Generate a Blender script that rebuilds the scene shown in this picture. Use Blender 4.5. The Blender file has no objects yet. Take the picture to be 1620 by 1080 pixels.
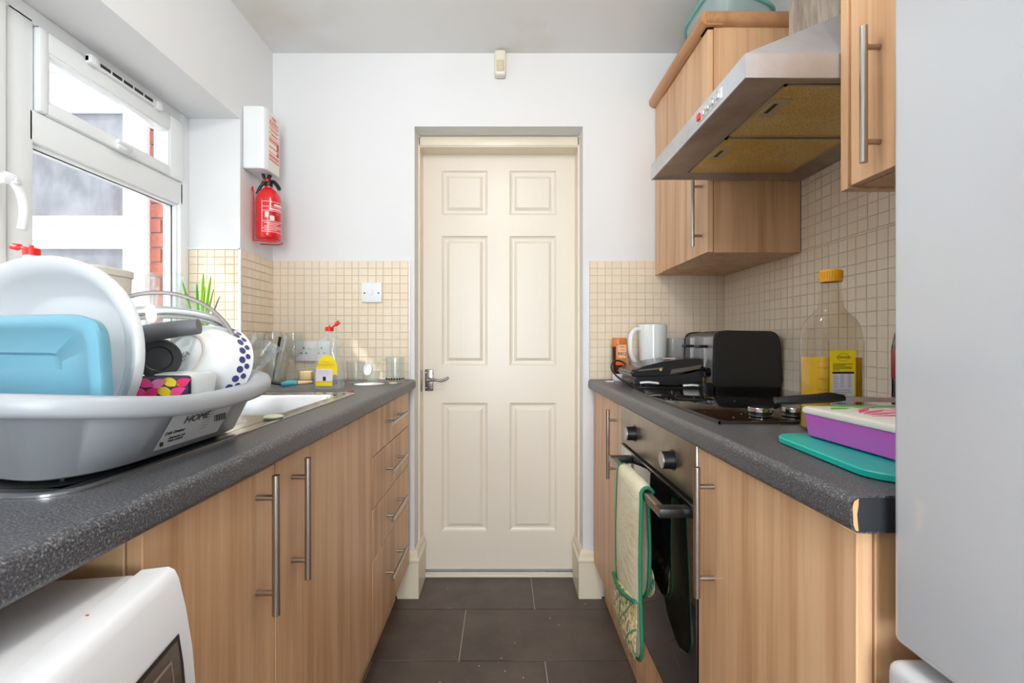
import bpy, bmesh, math, random
from math import pi, sin, cos, radians
from mathutils import Vector, Matrix
random.seed(7)
C = bpy.context.scene.collection

# ---------------------------------------------------------------- camera, world, lights, exposure
cd = bpy.data.cameras.new('camera'); cam = bpy.data.objects.new('camera', cd); C.objects.link(cam)
cam.location = (0, 0, 1.104); cam.rotation_euler = (pi/2, 0, 0)
cd.sensor_width = 36; cd.lens = 745/1620*36; cd.shift_x = 15/1620; cd.clip_start = 0.02
bpy.context.scene.camera = cam
sc = bpy.context.scene
sc.view_settings.view_transform = 'Standard'; sc.view_settings.look = 'None'
sc.view_settings.gamma = 1; sc.view_settings.use_curve_mapping = False
sc.view_settings.exposure = 0.38
sc.cycles.use_denoising = True
sc.cycles.max_bounces = 8; sc.cycles.transparent_max_bounces = 16
sc.cycles.sample_clamp_indirect = 6
sc.cycles.caustics_reflective = False; sc.cycles.caustics_refractive = False

w = bpy.data.worlds.new('sky'); sc.world = w; w.use_nodes = True
nt = w.node_tree; bg = nt.nodes['Background']
sky = nt.nodes.new('ShaderNodeTexSky'); sky.sky_type = 'NISHITA'; sky.sun_disc = False
sky.sun_elevation = radians(48); sky.sun_rotation = radians(230); sky.dust_density = 3.0; sky.air_density = 1.0
mixs = nt.nodes.new('ShaderNodeMix'); mixs.data_type = 'RGBA'; mixs.inputs[0].default_value = 0.55
mixs.inputs[7].default_value = (5.0, 5.1, 5.3, 1)      # thin bright cloud
nt.links.new(sky.outputs[0], mixs.inputs[6]); nt.links.new(mixs.outputs[2], bg.inputs[0])
bg.inputs[1].default_value = 0.36

def lamp(name, kind, loc, energy, col=(1,1,1), rot=(0,0,0), **k):
    l = bpy.data.lights.new(name, kind); l.energy = energy; l.color = col
    for a, b in k.items(): setattr(l, a, b)
    o = bpy.data.objects.new(name, l); C.objects.link(o); o.location = loc; o.rotation_euler = rot
    return o
sun = lamp('sun', 'SUN', (-4, -2, 5), 3.0, (1, .97, .92), angle=radians(1.2))
sun.rotation_euler = Vector((.58, .42, -.72)).to_track_quat('-Z', 'Y').to_euler()
# added fill lights, out of view: ceiling lamps (fittings below) and a rear area light
LAMPS = [(0, .85, 2.352, 'added round opal fill light out of view above the hob and sink'), (0, -.75, 2.352, 'added round opal fill light behind the viewer')]
lamp('ceiling_fill_light', 'POINT', (0, .85, 2.20), 9, (.98, .99, 1), shadow_soft_size=.10)
lamp('ceiling_fill_light', 'POINT', (0, -.75, 2.20), 17, (.98, .99, 1), shadow_soft_size=.10)
lamp('rear_fill_light', 'AREA', (-.05, -1.75, 1.25), 52, (.92, .96, 1), rot=(pi/2, 0, 0), shape='RECTANGLE', size=.75, size_y=1.7)  # added area light outside the unseen rear door, brightens the room

# ---------------------------------------------------------------- materials
def lin(c):
    return tuple((v/255/12.92 if v <= 10 else ((v/255+.055)/1.055)**2.4) for v in c) + (1,)
MT = {}
def mat(name, col=(200,200,200), rough=.5, metal=0, spec=.5, coat=0, emit=None, sheen=0, trans=0, alpha=1):
    if name in MT: return MT[name]
    m = bpy.data.materials.new(name); m.use_nodes = True; MT[name] = m
    b = m.node_tree.nodes['Principled BSDF']
    b.inputs['Base Color'].default_value = lin(col); b.inputs['Roughness'].default_value = rough
    b.inputs['Metallic'].default_value = metal; b.inputs['Specular IOR Level'].default_value = spec
    b.inputs['Coat Weight'].default_value = coat; b.inputs['Coat Roughness'].default_value = .08
    b.inputs['Transmission Weight'].default_value = trans; b.inputs['Alpha'].default_value = alpha
    if emit: b.inputs['Emission Color'].default_value = lin(col); b.inputs['Emission Strength'].default_value = emit
    return m
def N(m, t, **k):
    n = m.node_tree.nodes.new(t)
    for a, v in k.items():
        if a in n.inputs.keys() if isinstance(a, str) and not hasattr(n, a) else False: n.inputs[a].default_value = v
        else: setattr(n, a, v)
    return n
def L(m, a, b): m.node_tree.links.new(a, b)
def coords(m, scale=(1,1,1), rnd=False):
    tc = N(m, 'ShaderNodeTexCoord'); mp = N(m, 'ShaderNodeMapping'); mp.inputs['Scale'].default_value = scale
    L(m, tc.outputs['Object'], mp.inputs['Vector'])
    if rnd:
        oi = N(m, 'ShaderNodeObjectInfo'); ml = N(m, 'ShaderNodeMath', operation='MULTIPLY'); ml.inputs[1].default_value = 37
        L(m, oi.outputs['Random'], ml.inputs[0]); L(m, ml.outputs[0], mp.inputs['Location'])
    return mp.outputs[0]
def noise(m, vec, scale, detail=3, rough=.5):
    n = N(m, 'ShaderNodeTexNoise'); n.inputs['Scale'].default_value = scale; n.inputs['Detail'].default_value = detail
    n.inputs['Roughness'].default_value = rough; L(m, vec, n.inputs['Vector']); return n.outputs['Fac']
def ramp(m, fac, stops):
    r = N(m, 'ShaderNodeValToRGB'); e = r.color_ramp.elements
    while len(e) < len(stops): e.new(.5)
    for i, (p, c) in enumerate(stops): e[i].position = p; e[i].color = lin(c) if max(c) > 1 else tuple(c)+(1,)
    L(m, fac, r.inputs[0]); return r.outputs[0]
def bump(m, h, strength=.2, dist=.002):
    b = N(m, 'ShaderNodeBump'); b.inputs['Strength'].default_value = strength; b.inputs['Distance'].default_value = dist
    L(m, h, b.inputs['Height']); L(m, b.outputs[0], m.node_tree.nodes['Principled BSDF'].inputs['Normal'])
def base(m, out): L(m, out, m.node_tree.nodes['Principled BSDF'].inputs['Base Color'])
def mixc(m, fac, a, b, mode='MIX'):
    x = N(m, 'ShaderNodeMix', data_type='RGBA', blend_type=mode)
    for s, v in ((0, fac), (6, a), (7, b)):
        if isinstance(v, (int, float)): x.inputs[s].default_value = v
        elif isinstance(v, tuple): x.inputs[s].default_value = lin(v)
        else: L(m, v, x.inputs[s])
    return x.outputs[2]

def wood(name, c1, c2, c3, rough=.38, axis='z'):
    m = mat(name, c2, rough, spec=.4)
    s = {'z': (26, 26, 1.1), 'y': (26, 1.1, 26)}[axis]
    v = coords(m, s, True)
    a = noise(m, v, 1.0, 4, .55)
    v2 = coords(m, tuple(q*5 if q > 2 else q*2 for q in s), True); b_ = noise(m, v2, 1.0, 2, .6)
    v3 = coords(m, tuple(q*.22 if q > 2 else q*.4 for q in s), True); c_ = noise(m, v3, 1.0, 2, .5)
    ad = N(m, 'ShaderNodeMath', operation='MULTIPLY_ADD'); L(m, b_, ad.inputs[0]); ad.inputs[1].default_value = .28; L(m, a, ad.inputs[2])
    ad2 = N(m, 'ShaderNodeMath', operation='MULTIPLY_ADD'); L(m, c_, ad2.inputs[0]); ad2.inputs[1].default_value = .5; L(m, ad.outputs[0], ad2.inputs[2])
    base(m, ramp(m, ad2.outputs[0], [(.62, c3), (.82, c2), (1.0, c1)]))
    return m
WOOD = wood('beech_laminate', (226,184,143), (209,163,122), (184,135,96))
WOODY = wood('beech_cornice', (205,155,112), (196,145,102), (176,124,84), axis='y')
WOODP = wood('beech_plain', (222,186,146), (214,176,134), (198,157,116))

WALL = mat('white_wall_paint', (231,231,232), .75)
bump(WALL, noise(WALL, coords(WALL), 90, 4), .12, .002)
CEIL = mat('ceiling_paint', (236,236,234), .85)
v = coords(CEIL); base(CEIL, ramp(CEIL, noise(CEIL, v, 1.6, 4, .6), [(.52, (236,236,235)), (.75, (226,220,208))]))
DOORM = mat('cream_gloss_paint', (236,226,212), .32)
bump(DOORM, noise(DOORM, coords(DOORM, (60,60,4)), 1.6, 3), .25, .0015)
TRIM = mat('cream_trim_paint', (236,225,203), .35)
UPVC = mat('white_upvc', (238,241,242), .22)
GROUT = mat('tile_grout', (216,200,180), .8)
TILE = mat('cream_mosaic_tile', (232,208,178), .25)
oi = N(TILE, 'ShaderNodeObjectInfo')
t1 = ramp(TILE, oi.outputs['Random'], [(0, (233,216,192)), (.5, (238,222,200)), (1, (242,229,210))])
base(TILE, mixc(TILE, noise(TILE, coords(TILE), 14, 3), t1, (238,221,196)))
TILES2 = mat('cream_mosaic_tile_far', (238,222,200), .25)
SLATE = mat('dark_slate_tile', (84,76,70), .42, spec=.35)
v = coords(SLATE); n1 = noise(SLATE, v, 5, 6, .65)
SC = ramp(SLATE, n1, [(.3, (80,71,65)), (.55, (96,85,78)), (.8, (110,98,89))]); base(SLATE, SC)
bump(SLATE, noise(SLATE, coords(SLATE), 26, 6, .7), .5, .003)
FGROUT = mat('floor_grout', (172,162,150), .8)
WORK = mat('charcoal_speckled_laminate', (80,80,82), .36, spec=.5)
v = coords(WORK); n1 = noise(WORK, v, 400, 2, .65); n2 = noise(WORK, v, 110, 3, .6)
wc = ramp(WORK, n1, [(.35, (42,42,46)), (.5, (76,76,80)), (.61, (104,104,108)), (.71, (164,164,167))])
base(WORK, mixc(WORK, .18, wc, ramp(WORK, n2, [(.35, (60,60,63)), (.65, (96,96,99))])))
bump(WORK, n1, .12, .0005)
STEEL = mat('brushed_steel', (186,182,176), .3, 1)
SINKM = mat('sink_steel', (205,205,205), .22, 1); bump(SINKM, noise(SINKM, coords(SINKM), 180, 2), .08, .0004)
def greasy(name, ca, cb, rough, met=1):
    m = mat(name, ca, rough, met); v = coords(m)
    base(m, ramp(m, noise(m, v, 7, 5, .7), [(.35, ca), (.7, cb)])); return m
HOODM = greasy('hood_steel', (206,210,218), (190,190,192), .3, .55)
HOODU = greasy('hood_underside_greasy', (186,168,154), (150,132,118), .42, .2)
OVENM = greasy('oven_panel_steel', (176,168,156), (158,148,134), .36)
CHROME = mat('chrome', (225,225,225), .08, 1)
BRASSY = mat('worn_nickel', (140,132,126), .28, 1)
HANDLE = mat('satin_nickel', (176,168,160), .3, 1)
BLACK = mat('black_plastic', (22,22,24), .35)
BLACKG = mat('black_gloss', (14,14,16), .08, spec=.6)
HOBG = mat('hob_glass', (8,8,9), .05, spec=.25)
v = coords(HOBG); n1 = noise(HOBG, v, 60, 5, .8)
base(HOBG, ramp(HOBG, n1, [(.66, (8,8,9)), (.76, (28,24,22)), (.80, (90,80,70))]))
OVENG = mat('oven_glass', (14,14,15), .05, spec=.9, coat=1)
WHITEP = mat('white_plastic', (236,238,240), .3)
WHITEG = mat('white_gloss_enamel', (206,208,212), .14, coat=.6)
CERAM = mat('white_ceramic', (236,238,238), .12, coat=.4)
OFFW = mat('off_white_plastic', (232,228,214), .4)
RED = mat('red_gloss', (222,22,30), .22, coat=.5)
REDP = mat('red_plastic', (235,32,24), .35)
GREYP = mat('grey_plastic', (168,172,177), .34)
BLUEP = mat('sky_blue_plastic', (108,164,184), .38)
TEAL = mat('teal_plastic', (14,176,162), .4)
PURPLE = mat('purple_enamel', (206,100,200), .35)
YEL = mat('yellow_label', (246,222,20), .4)
YELW = mat('pale_label', (228,226,236), .45)
GOLD = mat('yellow_cap', (226,160,20), .35)
INK = mat('black_print', (30,28,30), .5)
REDINK = mat('red_print', (224,70,52), .5)
NAVY = mat('navy_print', (70,70,124), .3)
def thin(name, col, fres=1.45, tint=1.0, rough=.02, op=0.0, transl=False, edge=.5):
    m = bpy.data.materials.new(name); m.use_nodes = True; MT[name] = m
    n = m.node_tree; n.nodes.remove(n.nodes['Principled BSDF'])
    tr = n.nodes.new('ShaderNodeBsdfTransparent'); tr.inputs[0].default_value = lin(col)
    gl = n.nodes.new('ShaderNodeBsdfGlossy'); gl.inputs['Roughness'].default_value = rough
    lw = n.nodes.new('ShaderNodeLayerWeight'); lw.inputs[0].default_value = .5
    pw = n.nodes.new('ShaderNodeMath'); pw.operation = 'POWER'; pw.inputs[1].default_value = 3.2; n.links.new(lw.outputs['Facing'], pw.inputs[0])
    fr = n.nodes.new('ShaderNodeMath'); fr.operation = 'MULTIPLY_ADD'; fr.inputs[1].default_value = edge; fr.inputs[2].default_value = (fres-1)*.09; n.links.new(pw.outputs[0], fr.inputs[0])
    mx = n.nodes.new('ShaderNodeMixShader'); n.links.new(fr.outputs[0], mx.inputs[0]); n.links.new(tr.outputs[0], mx.inputs[1]); n.links.new(gl.outputs[0], mx.inputs[2])
    last = mx
    if op:
        df = n.nodes.new('ShaderNodeBsdfTranslucent' if transl else 'ShaderNodeBsdfDiffuse'); df.inputs[0].default_value = lin(col)
        m2 = n.nodes.new('ShaderNodeMixShader'); m2.inputs[0].default_value = op
        n.links.new(mx.outputs[0], m2.inputs[1]); n.links.new(df.outputs[0], m2.inputs[2]); last = m2
    n.links.new(last.outputs[0], n.nodes['Material Output'].inputs[0]); return m
PANE = thin('window_glass', (250,252,252), 1.3)
GLASS = thin('clear_glass', (250,252,252), 1.45, op=.02, edge=.7)
CLEARP = thin('clear_plastic', (249,251,252), 1.4, op=.04)
OILB = thin('oil_bottle_plastic', (244,240,232), 1.4, op=.01, edge=.85)
TEALC = thin('frosted_teal_plastic', (226,240,240), 1.4, rough=.3, op=.3)
TEALR = thin('frosted_teal_rim', (160,220,214), 1.4, rough=.3, op=.6)
OIL = mat('olive_oil', (236,190,16), .2)

# ---------------------------------------------------------------- geometry helpers
def BM(): return bmesh.new()
def box(bm, x0, x1, y0, y1, z0, z1, bev=0, seg=2, mx=None):
    t = bmesh.new(); bmesh.ops.create_cube(t, size=1)
    for v in t.verts: v.co = Vector(((x0+x1)/2+v.co.x*(x1-x0), (y0+y1)/2+v.co.y*(y1-y0), (z0+z1)/2+v.co.z*(z1-z0)))
    if bev: bmesh.ops.bevel(t, geom=t.edges[:], offset=bev, segments=seg, affect='EDGES', profile=.5)
    add(bm, t, mx); return bm
def add(bm, t, mx=None):
    if mx: bmesh.ops.transform(t, matrix=mx, verts=t.verts)
    me = bpy.data.meshes.new('t'); t.to_mesh(me); t.free(); bm.from_mesh(me); bpy.data.meshes.remove(me)
def frame(d):
    d = Vector(d).normalized(); u = d.orthogonal().normalized(); return u, d.cross(u)
def cyl(bm, p0, p1, r0, r1=None, n=20, cap=True):
    r1 = r0 if r1 is None else r1; p0, p1 = Vector(p0), Vector(p1); u, v = frame(p1-p0); R = []
    for p, r in ((p0, r0), (p1, r1)): R.append([bm.verts.new(p+(u*cos(2*pi*i/n)+v*sin(2*pi*i/n))*r) for i in range(n)])
    for i in range(n): bm.faces.new((R[0][i], R[0][(i+1)%n], R[1][(i+1)%n], R[1][i]))
    if cap: bm.faces.new(R[0][::-1]); bm.faces.new(R[1])
    return bm
def lathe(bm, prof, o, axis=(0,0,1), n=32, up=None, close=False):
    o = Vector(o); a = Vector(axis).normalized(); u, v = frame(a) if up is None else (Vector(up), a.cross(Vector(up))); R = []
    for r, h in prof:
        if r < 1e-5: R.append([bm.verts.new(o+a*h)])
        else: R.append([bm.verts.new(o+a*h+(u*cos(2*pi*i/n)+v*sin(2*pi*i/n))*r) for i in range(n)])
    pairs = list(zip(R, R[1:])) + ([(R[-1], R[0])] if close else [])
    for A, B in pairs:
        for i in range(n):
            j = (i+1) % n
            if len(A) == 1 and len(B) == 1: continue
            if len(A) == 1: bm.faces.new((A[0], B[j], B[i]))
            elif len(B) == 1: bm.faces.new((A[i], A[j], B[0]))
            else: bm.faces.new((A[i], A[j], B[j], B[i]))
    return bm
def smoothpath(pts, k=6):
    P = [Vector(p) for p in pts]; out = []
    for i in range(len(P)-1):
        a, b, c, d = P[max(i-1,0)], P[i], P[i+1], P[min(i+2,len(P)-1)]
        for j in range(k):
            t = j/k; out.append(.5*((2*b)+(c-a)*t+(2*a-5*b+4*c-d)*t*t+(3*b-a-3*c+d)*t**3))
    return out+[P[-1]]
def tube(bm, pts, r, n=10, smooth=0, closed=False, flat=1):
    P = smoothpath(pts, smooth) if smooth else [Vector(p) for p in pts]
    rs = r if isinstance(r, (list, tuple)) else None; R = []; u = None
    for i, p in enumerate(P):
        if closed: d = P[(i+1)%len(P)]-P[i-1]
        else: d = P[min(i+1,len(P)-1)]-P[max(i-1,0)]
        d.normalize()
        if u is None: u = d.orthogonal().normalized()
        u = (u-d*u.dot(d)).normalized(); v = d.cross(u)
        if rs: t = i/(len(P)-1)*(len(rs)-1); k = min(int(t), len(rs)-2); rr = rs[k]+(rs[k+1]-rs[k])*(t-k)
        else: rr = r
        R.append([bm.verts.new(p+(u*cos(2*pi*q/n)+v*sin(2*pi*q/n)*flat)*rr) for q in range(n)])
    m = len(R)
    for i in range(m if closed else m-1):
        A, B = R[i], R[(i+1)%m]
        for q in range(n): bm.faces.new((A[q], A[(q+1)%n], B[(q+1)%n], B[q]))
    if not closed: bm.faces.new(R[0][::-1]); bm.faces.new(R[-1])
    return bm
def loft(bm, secs, n=40, mx=None, cap0=True, cap1=True, zf=None):
    """superellipse sections (cx, cy, z, rx, ry, power)"""
    t = bmesh.new(); R = []
    for cx, cy, z, rx, ry, e in secs:
        ring = []
        for i in range(n):
            a = 2*pi*i/n; c, s = cos(a), sin(a)
            x = cx+rx*math.copysign(abs(c)**(2/e), c); y = cy+ry*math.copysign(abs(s)**(2/e), s)
            ring.append(t.verts.new((x, y, z+(zf(x, y, z) if zf else 0))))
        R.append(ring)
    for A, B in zip(R, R[1:]):
        for i in range(n): t.faces.new((A[i], A[(i+1)%n], B[(i+1)%n], B[i]))
    if cap0: t.faces.new(R[0][::-1])
    if cap1: t.faces.new(R[-1])
    add(bm, t, mx); return bm
def prism(bm, poly, d, mx=None, bev=0):
    """closed polygon of 3D points extruded by vector d"""
    t = bmesh.new(); d = Vector(d); a = [t.verts.new(Vector(p)) for p in poly]; b = [t.verts.new(Vector(p)+d) for p in poly]; n = len(a)
    t.faces.new(a); t.faces.new(b[::-1])
    for i in range(n): t.faces.new((a[i], b[i], b[(i+1)%n], a[(i+1)%n]))
    if bev: bmesh.ops.bevel(t, geom=t.edges[:], offset=bev, segments=2, affect='EDGES')
    add(bm, t, mx); return bm
def obj(name, bm, m, parent=None, label=None, cat=None, group=None, kind=None, smooth=True, ang=38, at=None):
    bmesh.ops.recalc_face_normals(bm, faces=bm.faces)
    if smooth:
        for f in bm.faces: f.smooth = True
        for e in bm.edges:
            e.smooth = not (len(e.link_faces) == 2 and e.calc_face_angle(0) > radians(ang))
    me = bpy.data.meshes.new(name); bm.to_mesh(me); bm.free(); o = bpy.data.objects.new(name, me); C.objects.link(o)
    for q in (m if isinstance(m, list) else [m]): me.materials.append(q)
    if at is not None:
        me.transform(Matrix.Translation(-Vector(at))); o.location = at
    if parent: put(o, parent)
    return tag(o, label, cat, group, kind)
def wm(o):      # world matrix of an object made here (only translations are used on roots)
    m = o.matrix_basis.copy()
    if o.parent: m = wm(o.parent) @ o.matrix_parent_inverse @ m
    return m
def put(o, parent): o.parent = parent; o.matrix_parent_inverse = wm(parent).inverted()
def tag(o, label=None, cat=None, group=None, kind=None):
    for k, v in (('label', label), ('category', cat), ('group', group), ('kind', kind)):
        if v: o[k] = v
    return o
def thing(name, label, cat, loc=(0,0,0), group=None, kind=None):
    o = bpy.data.objects.new(name, None); C.objects.link(o); o.location = loc; o.empty_display_size = .05
    return tag(o, label, cat, group, kind)
def copy_tree(o, parent=None):
    c = o.copy(); C.objects.link(c)
    if parent: c.parent = parent
    for ch in [q for q in bpy.data.objects if q.parent == o]: copy_tree(ch, c)
    return c
def text(s, size, loc, right, up, m, parent, name='lettering', ext=.0002, sx=1, align='CENTER'):
    cu = bpy.data.curves.new(name, 'FONT'); cu.body = s; cu.size = size; cu.extrude = ext; cu.align_x = align; cu.align_y = 'CENTER'; cu.resolution_u = 2
    t = bpy.data.objects.new('tmp', cu); C.objects.link(t); dg = bpy.context.evaluated_depsgraph_get(); dg.update()
    me = bpy.data.meshes.new_from_object(t.evaluated_get(dg)); bpy.data.objects.remove(t); bpy.data.curves.remove(cu)
    r = Vector(right).normalized(); u = Vector(up).normalized(); nn = r.cross(u); M = Matrix((r*sx, u, nn)).transposed().to_4x4(); M.translation = Vector(loc)
    me.transform(M); me.materials.clear(); me.materials.append(m); me.name = name
    o = bpy.data.objects.new(name, me); C.objects.link(o)
    if parent: put(o, parent)
    return o
def P(x, y, Y): return Vector(((x-795)*Y/745, Y, 1.104+(540-y)*Y/745))
STR = dict(kind='structure')
# ================================================================= THE ROOM
XL, XR, YB, ZC, ZW = -.995, .964, 2.04, 2.352, .94
YF = -1.62
# floor bed with slate tiles laid in running bond
floor = obj('floor', box(BM(), XL-.15, XR+.15, YF-.1, 2.5, -.05, -.004), FGROUT, None, 'mortar bed of the kitchen floor between the slate tiles', **STR)
tp = .315; rows = [(1.944+tp*k, [.133, -.151, .147, -.14][(-k) % 4] if k <= 0 else .2) for k in range(-11, 2)]
for y0, xj in rows:
    y1 = y0+tp; x = xj-1.8
    while x < XR:
        a, b = max(x+.0022, XL+.0), min(x+.6-.0022, XR); x += .6
        if b-a < .03: continue
        yy1 = min(y1, 2.36)
        obj('floor_tile', box(BM(), a, b, y0+.0022, yy1-.0022, -.01, random.uniform(-.0006, .0004), .0015, 1), SLATE, floor)
obj('ceiling', box(BM(), XL-.15, XR+.15, YF-.1, 2.36, ZC, ZC+.08), CEIL, None, 'white ceiling with a faint damp patch', **STR)

# back wall with door opening
bw = BM()
OX0, OX1, OZ = -.381, .348, 2.035
box(bw, XL-.3, OX0, YB, 2.36, 0, ZC); box(bw, OX1, XR+.2, YB, 2.36, 0, ZC); box(bw, OX0, OX1, YB, 2.36, OZ, ZC)
wall_back = obj('wall_back', bw, WALL, None, 'white painted back wall with a tiled splashback either side of the door', **STR)
# right wall
wall_right = obj('wall_right', box(BM(), XR, XR+.1, YF, YB, 0, ZC), WALL, None, 'right wall tiled behind hob and extractor hood', **STR)
# left wall with the window recess
WX, WY0, WY1, WZ0, WZ1 = -1.187, .25, 1.786, 1.05, 1.948
lw = BM()
box(lw, WX-.10, XL, YF, WY0, 0, ZC); box(lw, WX-.10, XL, WY1, YB, 0, ZC)
box(lw, WX-.10, XL, WY0, WY1, 0, WZ0-.004); box(lw, WX-.10, XL, WY0, WY1, WZ1, ZC)
wall_left = obj('wall_left', lw, WALL, None, 'white left wall with a deep window recess', **STR)
wf = BM()
box(wf, XL, -.46, YF-.1, YF, 0, ZC); box(wf, .36, XR, YF-.1, YF, 0, ZC); box(wf, -.46, .36, YF-.1, YF, 2.1, ZC)
obj('wall_front', wf, WALL, None, 'white wall behind the viewer around the added glazed door', **STR)
d2 = obj('door_2', box(box(box(box(BM(), -.46, -.38, YF-.07, YF-.02, .01, 2.1), .28, .36, YF-.07, YF-.02, .01, 2.1), -.38, .28, YF-.07, YF-.02, 2.0, 2.1), -.38, .28, YF-.07, YF-.02, .01, .2), UPVC, None, 'added white glazed door behind the viewer, for the fill light', **STR)  # unseen door added so light can enter from the rear
obj('pane', box(BM(), -.38, .28, YF-.05, YF-.044, .2, 2.0), PANE, d2)

# tiles: one cube mesh per size, shared
def unit_tile():
    bm = BM(); box(bm, -.5, .5, -.5, .5, -.5, .5)
    for v in bm.verts:                         # pillowed front (+z)
        if v.co.z > 0: v.co.x *= .955; v.co.y *= .955
    return bm
ut = unit_tile(); TM = bpy.data.meshes.new('tile'); ut.to_mesh(TM); ut.free(); TM.materials.append(TILE)
def pitch_list(total, p=.0345):
    out = []; s = 0; k = 0; pat = [1, 1, .82, 1.18, 1, .9, 1.1, 1]
    while s < total-.004:
        q = min(p*pat[k % 8], total-s); out.append((s, q)); s += q; k += 1
    return out
def tiles(parent, o, ux, uy, W, H, key, skip=None, limit=300, T=.004):
    """o corner, ux / uy unit directions along width and up, normal = ux x uy"""
    ux, uy = Vector(ux), Vector(uy); nn = ux.cross(uy); o = Vector(o); L_ = []
    for a, da in pitch_list(W):
        for b, db in pitch_list(H, .0345):
            c = o+ux*(a+da/2)+uy*(b+db/2)
            if skip and skip(c): continue
            L_.append((key(c), c, da-.0019, db-.0019))
    L_.sort(key=lambda q: q[0]); R = Matrix((ux, uy, nn)).transposed().to_4x4()
    for _, c, da, db in L_[:limit]:
        t = bpy.data.objects.new('tile', TM); C.objects.link(t); t.parent = parent
        t.matrix_world = Matrix.Translation(c+nn*T/2) @ R @ Matrix.Diagonal((da, db, T, 1))
    if L_[limit:]:
        bm = BM()
        for _, c, da, db in L_[limit:]: box(bm, -da/2, da/2, -db/2, db/2, 0, T, mx=Matrix.Translation(c) @ R)
        obj('tile_field', bm, TILES2, parent, kind='stuff', smooth=False)
def bed(parent, o, ux, uy, W, H, T=.0025, name='grout_bed'):
    ux, uy = Vector(ux), Vector(uy); nn = ux.cross(uy); R = Matrix((ux, uy, nn)).transposed().to_4x4()
    obj(name, box(BM(), 0, W, 0, H, 0, T, mx=Matrix.Translation(Vector(o)) @ R), GROUT, parent)
TZ = 1.452
d0 = lambda c: abs(c.x)
# back wall, left of door then right of door : nearest the middle of what is in view first
def keyb(c): return (c.x > .6)*1.0 + (c.z > 1.38 and c.x > .62)*5 + (c.x < -.55 and c.z < 1.0)*.5 + abs(c.x)*.01
bed(wall_back, (XL, YB, ZW), (1,0,0), (0,0,1), -.403-XL, TZ-ZW); bed(wall_back, (.375, YB, ZW), (1,0,0), (0,0,1), XR-.375, TZ-ZW)
tiles(wall_back, (XL, YB-.001, ZW), (1,0,0), (0,0,1), -.403-XL, TZ-ZW, keyb, limit=150)
tiles(wall_back, (.375, YB-.001, ZW), (1,0,0), (0,0,1), XR-.375, TZ-ZW, keyb, limit=150)
# right wall behind hob
def keyr(c): return c.y + (c.z < 1.0)*.3 + (c.y < 1.19)*6
bed(wall_right, (XR, YB, ZW), (0,-1,0), (0,0,1), 1.5, .455); bed(wall_right, (XR, 1.513, ZW+.455), (0,-1,0), (0,0,1), .6, .27)
tiles(wall_right, (XR-.001, YB-.006, ZW), (0,-1,0), (0,0,1), 1.5, .455, keyr, limit=190)
tiles(wall_right, (XR-.001, 1.513, ZW+.455), (0,-1,0), (0,0,1), .6, .24, keyr, limit=110)
# left wall return and far reveal of the recess
bed(wall_left, (XL, WY1, ZW), (0,1,0), (0,0,1), YB-WY1, TZ-ZW); bed(wall_left, (WX, WY1, WZ0), (1,0,0), (0,0,1), XL-WX, TZ-WZ0)
tiles(wall_left, (XL+.001, WY1+.004, ZW), (0,1,0), (0,0,1), YB-WY1-.01, TZ-ZW, lambda c: c.y, limit=150)
tiles(wall_left, (WX, WY1-.001, WZ0), (1,0,0), (0,0,1), XL-WX, TZ-WZ0, lambda c: -c.x, limit=150)
obj('trim_1', box(BM(), XL-.002, XL+.006, WY1-.008, WY1+.001, WZ0, TZ+.004), WHITEP, None, 'white plastic corner bead on the tiled window recess edge', **STR)
obj('trim_2', box(BM(), WX, XL+.004, WY1-.008, WY1+.0, TZ, TZ+.006), WHITEP, None, 'white strip capping the tiles of the window recess', **STR)
obj('trim_3', box(BM(), -.403, -.397, YB-.01, YB, ZW, TZ+.004, .001), WHITEP, None, 'white edge strip of the splashback left of the door', **STR)
obj('trim_4', box(BM(), .369, .375, YB-.01, YB, ZW, TZ+.004, .001), WHITEP, None, 'white edge strip of the splashback right of the door', **STR)
obj('trim_7', box(BM(), WX-.06, XL+.015, WY0, WY1, WZ0-.018, WZ0, .004), UPVC, None, 'white window sill board', **STR)

# ---- door frame (cream) and door
df = BM()
box(df, OX0, -.374, 2.13, 2.30, 0, OZ); box(df, .341, OX1, 2.13, 2.30, 0, OZ)
box(df, OX0, OX1, 2.135, 2.25, 1.985, OZ, .004); box(df, OX0, OX1, 2.13, 2.15, 1.99, OZ-.004, .003)
obj('trim_5', df, TRIM, None, 'cream painted door lining and head', **STR)
obj('trim_6', box(BM(), -.376, .343, 2.20, 2.235, 0, .012, .004), TRIM, None, 'pale threshold strip under the door', **STR)
DY = 2.225
dm = BM(); t = bmesh.new()
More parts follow.
